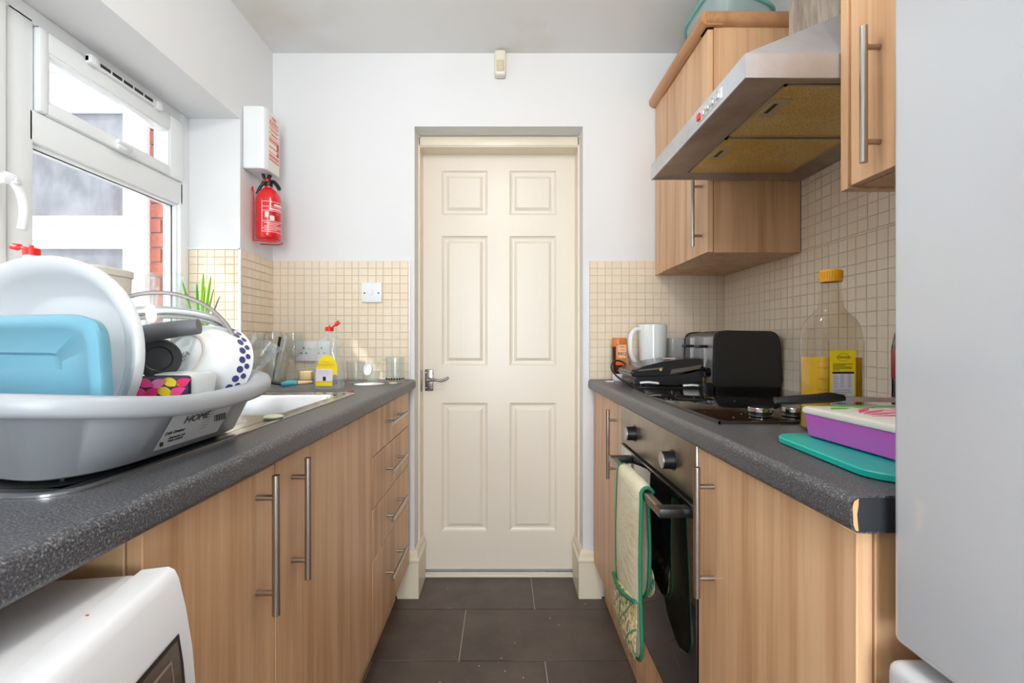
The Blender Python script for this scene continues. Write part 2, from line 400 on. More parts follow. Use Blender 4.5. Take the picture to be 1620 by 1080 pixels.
# face grid with six raised-and-fielded panels
PX = [(-.287, -.071), (.033, .254)]; K = 2.225/745
def zz(y): return 1.104+(540-y)*K
PZ = [(zz(840), zz(637)), (zz(578), zz(373)), (zz(340), zz(270))]
DX0, DX1, DZ0, DZ1 = -.376, .343, .03, 2.0
xs = sorted([DX0, DX1]+[q for p in PX for q in p]); zs = sorted([DZ0, DZ1]+[q for p in PZ for q in p])
def inpan(a, b): return any(abs(a-p[0]) < 1e-6 for p in PX) and any(abs(b-p[0]) < 1e-6 for p in PZ)
V = {}
def vv(x, y, z):
    k = (round(x, 5), round(y, 5), round(z, 5))
    if k not in V: V[k] = dm.verts.new(k)
    return V[k]
def ring(a, b, c, d):
    for i in range(4):
        try: dm.faces.new((a[i], a[(i+1) % 4], b[(i+1) % 4], b[i]))
        except ValueError: pass
for i in range(len(xs)-1):
    for j in range(len(zs)-1):
        x0, x1, z0, z1 = xs[i], xs[i+1], zs[j], zs[j+1]
        q = lambda e, y: [vv(x0+e, y, z0+e), vv(x1-e, y, z0+e), vv(x1-e, y, z1-e), vv(x0+e, y, z1-e)]
        if inpan(x0, z0):
            R_ = [q(0, DY), q(.006, DY+.007), q(.014, DY+.010), q(.022, DY+.010), q(.036, DY+.001), q(.038, DY+.001)]
            for A, B in zip(R_, R_[1:]): ring(A, B, 0, 0)
            dm.faces.new(R_[-1])
        else: dm.faces.new(q(0, DY))
A = [vv(DX0, DY, DZ0), vv(DX1, DY, DZ0), vv(DX1, DY, DZ1), vv(DX0, DY, DZ1)]
box(dm, DX0, DX1, DY+.012, DY+.04, DZ0, DZ1)
for a_, b_ in (((DX0, DX0+.0008), (DZ0, DZ1)), ((DX1-.0008, DX1), (DZ0, DZ1)), ((DX0, DX1), (DZ0, DZ0+.0008)), ((DX0, DX1), (DZ1-.0008, DZ1))):
    box(dm, a_[0], a_[1], DY+.0002, DY+.013, b_[0], b_[1])
door = obj('door_1', dm, DOORM, None, 'cream six-panel door at the end of the galley', ang=20, **STR)
h = obj('door_handle', box(BM(), -.366, -.327, DY-.007, DY-.0, zz(618), zz(584), .003), BRASSY, door, 'worn nickel lever handle plate')
hx, hz = -.344, zz(600)
lv = BM(); cyl(lv, (hx, DY-.006, hz), (hx, DY-.045, hz), .010, .009)
tube(lv, [(hx-.004, DY-.045, hz), (hx+.03, DY-.048, hz+.001), (hx+.06, DY-.048, hz-.003), (hx+.08, DY-.047, hz+.004), (hx+.094, DY-.046, hz+.014)], [.009, .006, .0055, .006, .004], 10, 5)
obj('lever', lv, BRASSY, h)
for sx, sz in ((-.360, 613), (-.333, 613), (-.360, 589), (-.333, 589)):
    obj('screw', cyl(BM(), (sx, DY-.006, zz(sz)), (sx, DY-.009, zz(sz)), .0028, n=10), CHROME, h)
obj('strike_plate', box(BM(), -.3765, -.3735, 2.15, 2.19, zz(618), zz(584)), BRASSY, bpy.data.objects['trim_5'])

# ---- skirting
def skirt(name, pts, z, label):
    """profile swept along xy points; offset to the left of travel"""
    prof = [(0, 0), (.020, 0), (.020, z-.05), (.024, z-.046), (.024, z-.038), (.016, z-.03), (.014, z-.012), (.009, z-.004), (.006, z), (0, z)]
    bm = BM(); R = []
    P2 = [Vector(p) for p in pts]
    for i, p in enumerate(P2):
        d1 = (P2[i]-P2[i-1]).normalized() if i else (P2[1]-P2[0]).normalized()
        d2_ = (P2[i+1]-P2[i]).normalized() if i < len(P2)-1 else d1
        n1_ = Vector((-d1.y, d1.x)); n2_ = Vector((-d2_.y, d2_.x)); mm = (n1_+n2_); mm = mm/mm.dot(n1_)
        R.append([bm.verts.new((p.x+mm.x*a, p.y+mm.y*a, b+.0005)) for a, b in prof])
    for A, B in zip(R, R[1:]):
        for k in range(len(prof)): bm.faces.new((A[k], A[(k+1) % len(prof)], B[(k+1) % len(prof)], B[k]))
    bm.faces.new(R[0][::-1]); bm.faces.new(R[-1])
    obj(name, bm, TRIM, None, label, ang=25, **STR)
skirt('baseboard_left', [(OX0+.001, 2.20), (OX0+.001, YB-.001), (-.452, YB-.001)], .205, 'cream skirting turning the corner left of the door')
skirt('baseboard_right', [(.425, YB-.001), (OX1-.001, YB-.001), (OX1-.001, 2.20)], .205, 'cream skirting turning the corner right of the door')

# ---- window_1
def fr_rect(bm, y0, y1, z0, z1, wd, x0, x1, bev=.004):
    """rectangular frame in the YZ plane, bar width wd (l, r, b, t)"""
    l, r, b, t_ = wd
    box(bm, x0, x1, y0, y0+l, z0, z1, bev); box(bm, x0, x1, y1-r, y1, z0, z1, bev)
    box(bm, x0, x1, y0+l-.001, y1-r+.001, z0, z0+b, bev); box(bm, x0, x1, y0+l-.001, y1-r+.001, z1-t_, z1, bev)
wfm = BM(); F0, F1 = WX-.065, WX
fr_rect(wfm, WY0, WY1, WZ0, WZ1, (.045,.05,.05,.042), F0, F1)
box(wfm, F0, F1, 1.128, 1.192, WZ0+.04, WZ1-.03, .004)                       # mullion
box(wfm, F0, F1, 1.18, 1.75, 1.610, 1.690, .004)                              # transom
win = obj('window_1', wfm, UPVC, None, 'white plastic window with a top-hung vent and side casement over the sink', **STR)
# fixed lower light
bd = BM(); fr_rect(bd, 1.188, 1.742, WZ0+.045, 1.616, (.014,.014,.014,.014), F0+.01, F1-.012, .003); obj('glazing_bead', bd, UPVC, win)
obj('pane', box(BM(), WX-.036, WX-.030, 1.195, 1.735, WZ0+.05, 1.61), PANE, win)
gk = BM(); fr_rect(gk, 1.20, 1.728, WZ0+.058, 1.603, (.003,.003,.003,.003), WX-.029, WX-.026, 0); obj('gasket', gk, BLACK, win)
# top-hung vent
sh = BM(); fr_rect(sh, 1.197, 1.737, 1.690, 1.906, (.024,.070,.032,.054), WX-.05, WX+.012, .006)
fr_rect(sh, 1.219, 1.669, 1.720, 1.854, (.008,.008,.008,.008), WX-.02, WX+.008, .003)
sash = obj('sash', sh, UPVC, win)
obj('vent_pane', box(BM(), WX-.012, WX-.008, 1.224, 1.665, 1.725, 1.848), PANE, win)
gk = BM(); box(gk, WX-.002, WX+.0022, 1.20, 1.741, 1.9062, 1.9078); box(gk, WX-.002, WX+.0022, 1.7372, 1.739, 1.70, 1.9078); obj('gasket', gk, BLACK, win)
vt = BM(); box(vt, WX+.008, WX+.024, 1.326, 1.61, 1.893, 1.912, .003); box(vt, WX+.008, WX+.03, 1.326, 1.352, 1.890, 1.915, .004); box(vt, WX+.008, WX+.028, 1.585, 1.61, 1.890, 1.915, .004)
vent = obj('trickle_vent', vt, WHITEP, win, 'white slotted ventilator on the top sash')
for k in range(5): obj('slot', box(BM(), WX+.0236, WX+.0246, 1.362+k*.042, 1.398+k*.042, 1.898, 1.908), BLACK, vent)
hb = BM(); box(hb, WX+.010, WX+.024, 1.43, 1.50, 1.688, 1.706, .005); tube(hb, [(WX+.024, 1.47, 1.698), (WX+.040, 1.45, 1.699), (WX+.042, 1.40, 1.70)], .006, 8, 4)
obj('vent_handle', hb, WHITEP, win)
# side casement with espagnolette handle
sh = BM(); fr_rect(sh, .29, 1.118, WZ0+.045, 1.915, (.06,.058,.06,.06), WX-.05, WX+.012, .006); obj('casement', sh, UPVC, win)
obj('casement_pane', box(BM(), WX-.030, WX-.024, .345, 1.065, WZ0+.10, 1.86), PANE, win)
gk = BM(); fr_rect(gk, .2875, 1.1205, WZ0+.0425, 1.9175, (.002,.002,.002,.002), WX-.002, WX+.002, 0); obj('gasket', gk, BLACK, win)
hd = BM(); box(hd, WX+.010, WX+.022, 1.058, 1.086, 1.40, 1.53, .004); cyl(hd, (WX+.02, 1.072, 1.475), (WX+.062, 1.072, 1.475), .013, .012)
tube(hd, [(WX+.055, 1.068, 1.478), (WX+.062, 1.083, 1.474), (WX+.064, 1.098, 1.45), (WX+.066, 1.104, 1.41), (WX+.064, 1.10, 1.365)], [.013, .012, .010, .010, .009], 10, 5)
hh = obj('casement_handle', hd, WHITEP, win, 'white cranked window handle with a key lock')
obj('key_lock', cyl(BM(), (WX+.060, 1.080, 1.472), (WX+.077, 1.082, 1.472), .0075, n=14), CHROME, hh)

# ================================================================= OUTSIDE
BRICK = mat('red_brick', (176,92,74), .8); base(BRICK, ramp(BRICK, noise(BRICK, coords(BRICK, rnd=True), 12, 4), [(.3, (158,78,62)), (.7, (196,112,92))]))
MORTAR = mat('mortar', (206,198,190), .9)
GREYGLASS = mat('net_curtained_glass', (120,124,132), .12, spec=.6); base(GREYGLASS, ramp(GREYGLASS, noise(GREYGLASS, coords(GREYGLASS, (3,1,1.5)), 4, 4), [(.35, (104,107,114)), (.7, (140,143,150))]))
RENDER = mat('pale_render', (214,212,210), .8)
HY = 2.42
hw = box(BM(), -6, -1.62, HY, HY+.2, 0, 2.62)
house = obj('house_wall', hw, MORTAR, None, 'red brick house wall with a white framed window seen through the kitchen window', 'building')
bm0 = BM(); box(bm0, -.5, .5, -.5, .5, -.5, .5); BMsh = bpy.data.meshes.new('brick'); bm0.to_mesh(BMsh); bm0.free(); BMsh.materials.append(BRICK)
for r in range(26):
    z = .72+r*.075
    for k in range(2):
        x = -1.635-(.1125 if r % 2 else .0)-k*.225
        w_ = .215
        if k == 0 and r % 2: 
            b = bpy.data.objects.new('brick', BMsh); C.objects.link(b); b.parent = house; b.matrix_world = Matrix.Translation((-1.672, HY-.006, z)) @ Matrix.Diagonal((.1, .02, .065, 1))
        if x-w_ < -1.85: 
            w_ = x+1.80
            if w_ < .03: continue
        b = bpy.data.objects.new('brick', BMsh); C.objects.link(b); b.parent = house; b.matrix_world = Matrix.Translation((x-w_/2, HY-.006, z)) @ Matrix.Diagonal((w_, .02, .065, 1))
nw = BM()
def fr_xz(bm, x0, x1, z0, z1, wdt, y0, y1, bev=.004):
    box(bm, x0, x0+wdt, y0, y1, z0, z1, bev); box(bm, x1-wdt, x1, y0, y1, z0, z1, bev)
    box(bm, x0+wdt, x1-wdt, y0, y1, z0, z0+wdt, bev); box(bm, x0+wdt, x1-wdt, y0, y1, z1-wdt, z1, bev)
X1n = -1.80
fr_xz(nw, -3.9, X1n, .85, 2.36, .06, HY-.05, HY, .006); box(nw, -3.84, X1n-.06, HY-.05, HY, 1.615, 1.69, .006); box(nw, -3.0, -2.93, HY-.05, HY, .9, 2.3, .006)
nwo = thing('house_window', 'white framed window with grey net-curtained panes in the brick wall outside', 'window', (-2.8, HY, .85))
obj('window_frame', nw, UPVC, nwo)
for z0, z1 in ((.91, 1.615), (1.69, 2.30)):
    for x0, x1 in ((-3.84, -3.0), (-2.93, X1n-.06)):
        s_ = BM(); fr_xz(s_, x0, x1, z0, z1, .045, HY-.062, HY-.02, .006); so = obj('sash', s_, UPVC, nwo)
        obj('pane', box(BM(), x0+.045, x1-.045, HY-.04, HY-.03, z0+.045, z1-.045), GREYGLASS, so)
gt = BM(); box(gt, -6, -1.62, HY-.12, HY-.02, 2.47, 2.56, .01); box(gt, -6, -1.62, HY-.02, HY, 2.36, 2.62)
obj('gutter', gt, UPVC, house)
# neighbour's wall across the yard, sunlit
yw = box(BM(), -6.2, -6.0, -4, 2.42, 0, 1.7)
obj('yard_wall', yw, RENDER, None, 'pale garden wall across the yard outside the window', 'wall')
obj('yard', box(BM(), -6, WX-.1, -4, HY, -.2, -.05), RENDER, None, 'pale paved yard outside the window', kind='structure')

# ================================================================= ADDED CEILING FILL LIGHTS (out of frame)
for x, y, z, ll in LAMPS:
    o = thing('fill_light_fitting', ll, 'lamp', (x, y, z), 'added fill lights')
    obj('opal_globe', lathe(BM(), [(.11, -.03), (.15, -.08), (.16, -.14), (.13, -.21), (.06, -.25), (0, -.255)], (x, y, z), n=36), thin('opal_glass', (255,252,246), 1.2, op=.1), o)
    obj('base', cyl(BM(), (x, y, z), (x, y, z-.03), .18, n=40), WHITEP, o)
# ================================================================= FITTED UNITS
def vhandle(parent, xd, xb, y, z0, z1):
    """vertical bar handle: xd door plane, xb bar centre"""
    bm = BM(); cyl(bm, (xb, y, z0), (xb, y, z1), .0062, n=18)
    for z in (z0+.036, z1-.036): cyl(bm, (xd, y, z), (xb, y, z), .0048, n=14)
    return obj('handle', bm, HANDLE, parent, 'satin nickel bar handle')
def hhandle(parent, xd, xb, y0, y1, z):
    bm = BM(); cyl(bm, (xb, y0, z), (xb, y1, z), .0062, n=18)
    for y in (y0+.05, y1-.03): cyl(bm, (xd, y, z), (xb, y, z), .0048, n=14)
    return obj('handle', bm, HANDLE, parent, 'satin nickel bar handle')
LX, RX = -.395, .39          # door faces
DB, DT = .165, .893
def carcass(bm, x0, x1, y0, y1, z0, z1): box(bm, x0, x1, y0+.0006, y1-.0006, z0, z1, .001, 1)
# left run
def left_unit(y0, y1, label, top=.897):
    o = thing('base_cabinet', label, 'cabinet', (-.70, (y0+y1)/2, 0), 'base units left of the aisle')
    bm = BM(); carcass(bm, XL+.02, LX-.019, y0, y1, .15, top)
    if top < .89: box(bm, LX-.037, LX-.019, y0+.0006, y1-.0006, top-.002, .897)
    obj('carcass', bm, WOODP, o)
    obj('plinth', box(BM(), -.475, -.457, y0+.0006, y1-.0006, .0005, .15), WOODP, o)
    return o
u = left_unit(.514, .818, 'narrow beech base cabinet beside the white microwave, left of the aisle')
d = obj('door', box(BM(), LX-.018, LX, .5165, .8165, DB, DT, .0012, 1), WOOD, u); vhandle(d, LX, -.364, .757, .664, .889)
u = left_unit(.818, 1.431, 'wide beech sink cabinet between the narrow door and the drawers', .775)
d = obj('door', box(BM(), LX-.018, LX, .8195, 1.4295, DB, DT, .0012, 1), WOOD, u); vhandle(d, LX, -.365, .884, .658, .886)
u = thing('drawer_unit', 'beech unit of four drawers at the door end of the left run', 'drawers', (-.70, 1.70, 0))
bm = BM(); carcass(bm, XL+.02, LX-.019, 1.431, 2.012, .15, .897); obj('carcass', bm, WOODP, u)
obj('plinth', box(BM(), -.475, -.457, 1.4316, 2.0114, .0005, .15), WOODP, u)
for z0, z1, hz in ((.7525, DT, .832), (.5905, .7495, .672), (.4335, .5875, .512), (DB, .4305, .318)):
    d = obj('drawer', box(BM(), LX-.018, LX, 1.4325, 1.985, z0, z1, .0012, 1), WOOD, u); hhandle(d, LX, -.363, 1.555, 1.80, hz)
# worktop with a rolled front edge
def worktop(name, xb, xf, y0, y1, label):
    s = 1 if xf > xb else -1; T = .040; r = .013; pr = [(xb, ZW), (xf-s*r, ZW)]
    for k in range(1, 7): a = pi/2*k/6; pr.append((xf-s*r+s*r*sin(a), ZW-r+r*cos(a)))
    for k in range(0, 5): a = pi/2*k/4; pr.append((xf-s*.010+s*.010*cos(a), ZW-T+.010-.010*sin(a)))
    pr.append((xb, ZW-T))
    bm = BM(); prism(bm, [(x, y0, z) for x, z in pr], (0, y1-y0, 0))
    return bm, pr
# (left worktop has a cut-out for the sink bowl: built of four slabs with one shared edge)
lb, _ = worktop('x', -.50, -.375, -1.2, YB-.006, '')
for a, b, c, d_ in ((XL+.0, -.50, -1.2, 1.0), (XL, -.50, 1.47, YB-.006), (XL, -.90, 1.0, 1.47)): box(lb, a, b, c, d_, ZW-.04, ZW)
wt_left = obj('worktop', lb, WORK, None, 'long dark grey speckled worktop holding the sink, left of the aisle', 'worktop', ang=50)
rb, pr = worktop('x', XR-.001, .370, .501, YB-.006, '')
wt_right = obj('worktop', rb, WORK, None, 'dark grey speckled worktop holding the hob, right of the aisle', 'worktop', ang=50)
obj('end_cap', prism(BM(), [(x, .4995, z) for x, z in ([(XR-.001, ZW-.002)]+[(max(x, .3745), min(max(z, ZW-.038), ZW-.002)) for x, z in pr[1:-1]]+[(XR-.001, ZW-.038)])], (0, .001, 0)), mat('end_cap_black', (44,46,50), .4), wt_right, 'black edging strip on the worktop end')
obj('chipped_core', prism(BM(), [(x, .4990, z) for x, z in ((.3712, .929), (.373, .9345), (.3775, .9375), (.3772, .930), (.3758, .921), (.3765, .912), (.3775, .903), (.3745, .9035), (.372, .909))], (0, .0006, 0)), mat('raw_chipboard', (214,168,118), .8), wt_right, 'bare chipped chipboard at the worktop corner')

# right run
u = thing('base_cabinet', 'narrow beech base cabinet between the oven and the back wall', 'cabinet', (.70, 1.78, 0), 'base units right of the aisle')
bm = BM(); carcass(bm, RX+.019, XR-.006, 1.542, 2.012, .15, .897); obj('carcass', bm, WOODP, u)
obj('plinth', box(BM(), .436, .454, 1.5426, 2.0114, .0005, .15), WOODP, u)
d = obj('door', box(BM(), RX, RX+.018, 1.5445, 2.01, DB, DT, .0012, 1), WOOD, u); vhandle(d, RX, .359, 1.606, .636, .872)
u = thing('base_cabinet', 'beech base cabinet at the near end of the right run beside the oven', 'cabinet', (.70, .72, 0), 'base units right of the aisle')
bm = BM(); carcass(bm, RX+.019, XR-.006, .535, .938, .15, .897); obj('carcass', bm, WOODP, u)
obj('plinth', box(BM(), .436, .454, .5356, .9374, .0005, .15), WOODP, u)
d = obj('door', box(BM(), RX, RX+.018, .5185, .9365, DB, DT, .0012, 1), WOOD, u); vhandle(d, RX, .359, .870, .631, .872)
obj('end_panel', box(BM(), RX+.019, XR-.006, .5165, .534, .0005, .897, .001, 1), WOOD, u)
# oven
ov = thing('oven', 'built-in stainless steel oven with black glass door, two mitt ends hanging on it', 'oven', (.70, 1.24, 0))
obj('body', box(BM(), RX+.02, XR-.05, .941, 1.539, .30, .895), BLACK, ov)
obj('control_panel', box(BM(), RX-.003, RX+.02, .941, 1.539, .781, .896, .002), OVENM, ov)
dm_ = box(BM(), RX-.003, RX+.018, .9425, 1.5375, .2805, .771, .002)
dr = obj('oven_door', dm_, OVENG, ov)
obj('door_trim', box(BM(), RX-.0035, RX+.016, .9425, 1.5375, .767, .7725), STEEL, dr)
hbm = BM(); box(hbm, .322, .340, .968, 1.432, .741, .759, .002)
obj('handle', hbm, OVENM, dr, 'steel bar handle')
for y in (.968, 1.402): obj('handle_bracket', box(BM(), .3225, RX-.003, y-.001, y+.03, .7405, .7595, .002), BLACK, dr)
for y in (1.07, 1.378):
    k = cyl(BM(), (RX-.003, y, .835), (.362, y, .835), .0205, .0195, n=32); cyl(k, (RX-.003, y, .835), (RX-.0045, y, .835), .024, n=32)
    ko = obj('knob', k, BLACK, ov); obj('knob_face', cyl(cyl(BM(), (.362, y, .835), (.3605, y, .835), .0185, n=32), (.3605, y, .835), (.360, y, .835), .014, n=32), STEEL, ko)
pf = BM(); box(pf, RX, RX+.018, .9415, 1.5385, .165, .277, .001, 1)
of = obj('filler_panel', pf, WOOD, ov); obj('plinth', box(BM(), .436, .454, .9406, 1.5394, .0005, .165), WOODP, ov)
# control panel grease/print
for y in (1.07, 1.378):
    for k in range(9):
        a = radians(-40+k*32); obj('marking', box(BM(), RX-.0033, RX-.0029, y+sin(a)*.028-.0008, y+sin(a)*.028+.0008, .835+cos(a)*.028-.0008, .835+cos(a)*.028+.0008), INK, ov)

# wall cabinets
WB = 1.390
u = thing('wall_cabinet', 'beech wall cabinet in the far corner beyond the hood', 'cabinet', (.81, 1.77, WB))
obj('carcass', box(BM(), .680, XR-.006, 1.5135, YB-.007, WB, 2.113, .001, 1), WOOD, u)
obj('filler', box(BM(), .660, .680, 1.94, YB-.007, WB, 2.113, .001, 1), WOOD, u)
d = obj('door', box(BM(), .660, .678, 1.515, 1.938, WB+.002, 2.108, .0012, 1), WOOD, u); vhandle(d, .66, .630, 1.560, 1.418, 1.653)
c = BM()
cpr = [(.655, 2.113), (.640, 2.118), (.633, 2.128), (.632, 2.142), (.638, 2.153), (.648, 2.156), (.70, 2.156), (.70, 2.113)]
prism(c, [(x, 1.500, z) for x, z in cpr], (0, YB-.007-1.500, 0))
prism(c, [(.648, 1.5135-(x-.655)*-1 if False else 1.5135+(x-.655), z) for x, z in cpr[:6]]+[(.648, 1.56, 2.156), (.648, 1.56, 2.113)], (XR-.006-.648, 0, 0))
obj('cornice', c, WOODY, u, 'rounded beech cornice')
u = thing('wall_cabinet', 'beech wall cabinet with long bar handle nearest the viewer, beside the fridge', 'cabinet', (.81, .70, 1.397))
obj('carcass', box(BM(), .680, XR-.006, .4955, .894, 1.397, 2.113, .001, 1), WOOD, u)
obj('end_panel', box(BM(), .656, XR-.006, .8945, .914, 1.394, 2.113, .001, 1), WOOD, u)
d = obj('door', box(BM(), .660, .678, .497, .893, 1.399, 2.108, .0012, 1), WOOD, u); vhandle(d, .66, .632, .824, 1.417, 1.655)

# chimney hood
hd_ = thing('extractor_hood', 'stainless steel chimney extractor hood above the hob', 'hood', (.72, 1.21, 1.62))
HX0, HX1, HY0, HY1, HZ0, HZ1 = .472, XR-.007, .916, 1.498, 1.617, 1.664
b = BM()
# rim: hollow band
box(b, HX0, HX0+.004, HY0, HY1, HZ0, HZ1); box(b, HX0+.004, HX1, HY0, HY0+.004, HZ0, HZ1); box(b, HX0+.004, HX1, HY1-.004, HY1, HZ0, HZ1); box(b, HX1-.004, HX1, HY0+.004, HY1-.004, HZ0, HZ1)
# pyramid
CX0, CY0, CY1, CZ = .80, 1.09, 1.33, 1.868
lo = [(HX0, HY0, HZ1), (HX1, HY0, HZ1), (HX1, HY1, HZ1), (HX0, HY1, HZ1)]; hi = [(CX0, CY0, CZ), (HX1, CY0, CZ), (HX1, CY1, CZ), (CX0, CY1, CZ)]
A = [b.verts.new(q) for q in lo]; B = [b.verts.new(q) for q in hi]
for i in range(4): b.faces.new((A[i], A[(i+1) % 4], B[(i+1) % 4], B[i]))
b.faces.new(B)
obj('canopy', b, HOODM, hd_, ang=15)
# underside tray sloping gently to the filters
b = BM()
o_ = [(HX0+.004, HY0+.004, HZ0+.001), (HX1-.004, HY0+.004, HZ0+.001), (HX1-.004, HY1-.004, HZ0+.001), (HX0+.004, HY1-.004, HZ0+.001)]
i_ = [(.575, .960, HZ0+.012), (.895, .960, HZ0+.012), (.895, 1.462, HZ0+.012), (.575, 1.462, HZ0+.012)]
A = [b.verts.new(q) for q in o_]; B = [b.verts.new(q) for q in i_]
for i in range(4): b.faces.new((A[i], A[(i+1) % 4], B[(i+1) % 4], B[i]))
tb = bmesh.new(); b2 = [b.verts.new((q[0], q[1], q[2]+.006)) for q in i_]
for i in range(4): b.faces.new((B[i], B[(i+1) % 4], b2[(i+1) % 4], b2[i]))
b.faces.new(b2)
tb.free()
obj('underside_tray', b, HOODU, hd_, 'greasy brown-stained steel underside', ang=3)
FILT = mat('greasy_mesh_filter', (240,200,112), .45, .2)
v = coords(FILT); vo = N(FILT, 'ShaderNodeTexVoronoi'); vo.inputs['Scale'].default_value = 300; L(FILT, v, vo.inputs['Vector'])
fa = ramp(FILT, noise(FILT, v, 9, 4, .6), [(.35, (240,198,104)), (.65, (246,218,150))]); base(FILT, mixc(FILT, ramp(FILT, vo.outputs['Distance'], [(.1, (0.25,0.25,0.25)), (.55, (1.0,1.0,1.0))]), (140,100,40), fa)); bump(FILT, vo.outputs['Distance'], .5, .002)
FFR = mat('filter_frame', (206,186,152), .4, .4)
for y0, y1 in ((.962, 1.205), (1.217, 1.460)):
    f_ = BM(); z = HZ0+.010
    for q in ((.577, .583, y0, y1), (.887, .893, y0, y1), (.577, .893, y0, y0+.006), (.577, .893, y1-.006, y1)): box(f_, *q, z, z+.006)
    fo = obj('grease_filter', box(BM(), .583, .887, y0+.006, y1-.006, z+.001, z+.005), FILT, hd_, 'amber greasy mesh filter'); obj('filter_frame', f_, FFR, fo)
    ym = y0+.085
    lt = box(BM(), .588, .628, ym-.03, ym+.05, z-.001, z+.002, .0006, 1); obj('filter_latch', lt, FFR, fo)
    obj('latch_slot', box(BM(), .597, .606, ym-.012, ym+.03, z-.0016, z+.0005), BLACK, fo)
for k in range(5):
    y = 1.028+k*.0245; o2 = obj('push_button', box(BM(), HX0-.006, HX0+.001, y-.0085, y+.0085, 1.632, 1.648, .0015), REDP if k == 4 else CHROME, hd_, 'red push button' if k == 4 else None)
bk = BM(); box(bk, HX0-.0012, HX0+.001, 1.012, 1.142, 1.628, 1.652, .0005, 1); obj('button_plate', bk, WHITEP, hd_)
GW = mat('grey_wood_laminate', (190,176,160), .4); v = coords(GW, (34,34,5))
base(GW, ramp(GW, noise(GW, v, .9, 5, .7), [(.3, (118,104,94)), (.5, (160,148,136)), (.7, (198,188,178))]))
obj('chimney_boxing', box(BM(), CX0+.002, XR-.007, CY0+.002, 1.318, CZ+.001, ZC-.003), GW, None, 'grey wood-pattern boxing above the extractor hood', 'duct cover')

# fridge freezer
fg = thing('fridge_freezer', 'tall glossy white fridge freezer filling the right edge', 'fridge', (.68, .16, 0))
FX = .409
obj('cabinet', box(BM(), FX+.055, .955, -.115, .4835, .012, 1.80, .004), WHITEG, fg)
obj('upper_door', box(BM(), FX-.009, FX+.050, -.117, .486, .796, 1.80, .010, 4), WHITEG, fg)
ld = BM(); box(ld, FX-.017, FX+.050, -.117, .486, .03, .782, .013, 4); obj('lower_door', ld, WHITEG, fg)
for fx_ in (.50, .90):
    for fy_ in (.43, -.08): obj('foot', cyl(BM(), (fx_, fy_, .0005), (fx_, fy_, .014), .02), BLACK, fg)

# hob
hb_ = thing('hob', 'black glass ceramic hob with side knobs, let into the right worktop', 'hob', (.68, 1.24, ZW))
gl_ = box(BM(), .432, .925, .935, 1.56, ZW+.0025, ZW+.0065, .0018, 2); obj('glass_top', gl_, HOBG, hb_)
tr_ = BM(); 
for q in ((.4285, .432, .932, 1.563), (.925, .9285, .932, 1.563), (.4285, .9285, .932, .935), (.4285, .9285, 1.56, 1.563)): box(tr_, *q, ZW+.0003, ZW+.006)
obj('edge_trim', tr_, mat('hob_trim', (120,112,104), .3, 1), hb_)
RINGM = mat('hob_ring_print', (74,72,72), .2)
for x, y, r in ((.56, 1.38, .09), (.80, 1.38, .075), (.56, 1.17, .075), (.80, 1.17, .09)):
    obj('cooking_zone', lathe(BM(), [(r, 0), (r-.0015, 0)], (x, y, ZW+.0068), n=48), RINGM, hb_)
for x in (.545, .618, .691, .764):
    y = .995; k = lathe(BM(), [(0, .007), (.0235, .007), (.0238, .0085), (.0215, .011), (.0215, .019), (.0235, .020), (.0235, .0245), (.022, .026), (0, .026)], (x, y, ZW), n=32)
    ko = obj('hob_knob', k, mat('smoky_knob', (64,66,70), .12, .6), hb_); obj('knob_band', lathe(BM(), [(.0239, .0165), (.0243, .017), (.0243, .0245), (.0239, .025)], (x, y, ZW), n=32), CHROME, ko)
CR = mat('food_crumb', (214,176,128), .8)
cr = BM()
for i in range(44):
    x, y = random.uniform(.45, .62), random.uniform(.96, 1.55)
    if i > 36: x, y = random.uniform(.42, .70), random.uniform(.905, .93)
    zc = ZW+(.0068 if i <= 36 else .0002); s = random.uniform(.0004, .0011); box(cr, x-s, x+s, y-s*.8, y+s*.8, zc, zc+s)
obj('crumbs', cr, CR, None, 'tiny pale crumbs scattered over the black hob', 'crumbs', kind='stuff')

# ================================================================= SINK
sk = thing('sink', 'stainless steel inset sink and drainer under the window', 'sink', (-.70, 1.0, ZW))
SX0, SX1, SY0, SY1, sr = -.945, -.457, .49, 1.495, .045
def rrect(x0, x1, y0, y1, r, z, n=6):
    out = []
    for cx, cy, a0 in ((x1-r, y0+r, -90), (x1-r, y1-r, 0), (x0+r, y1-r, 90), (x0+r, y0+r, 180)):
        for k in range(n+1): a = radians(a0+90*k/n); out.append((cx+r*cos(a), cy+r*sin(a), z))
    return out
def loops(bm, rings, cap0=False, cap1=False):
    R = [[bm.verts.new(p) for p in r] for r in rings]
    for A, B in zip(R, R[1:]):
        for i in range(len(A)): bm.faces.new((A[i], A[(i+1) % len(A)], B[(i+1) % len(A)], B[i]))
    if cap0: bm.faces.new(R[0][::-1])
    if cap1: bm.faces.new(R[-1])
    return R
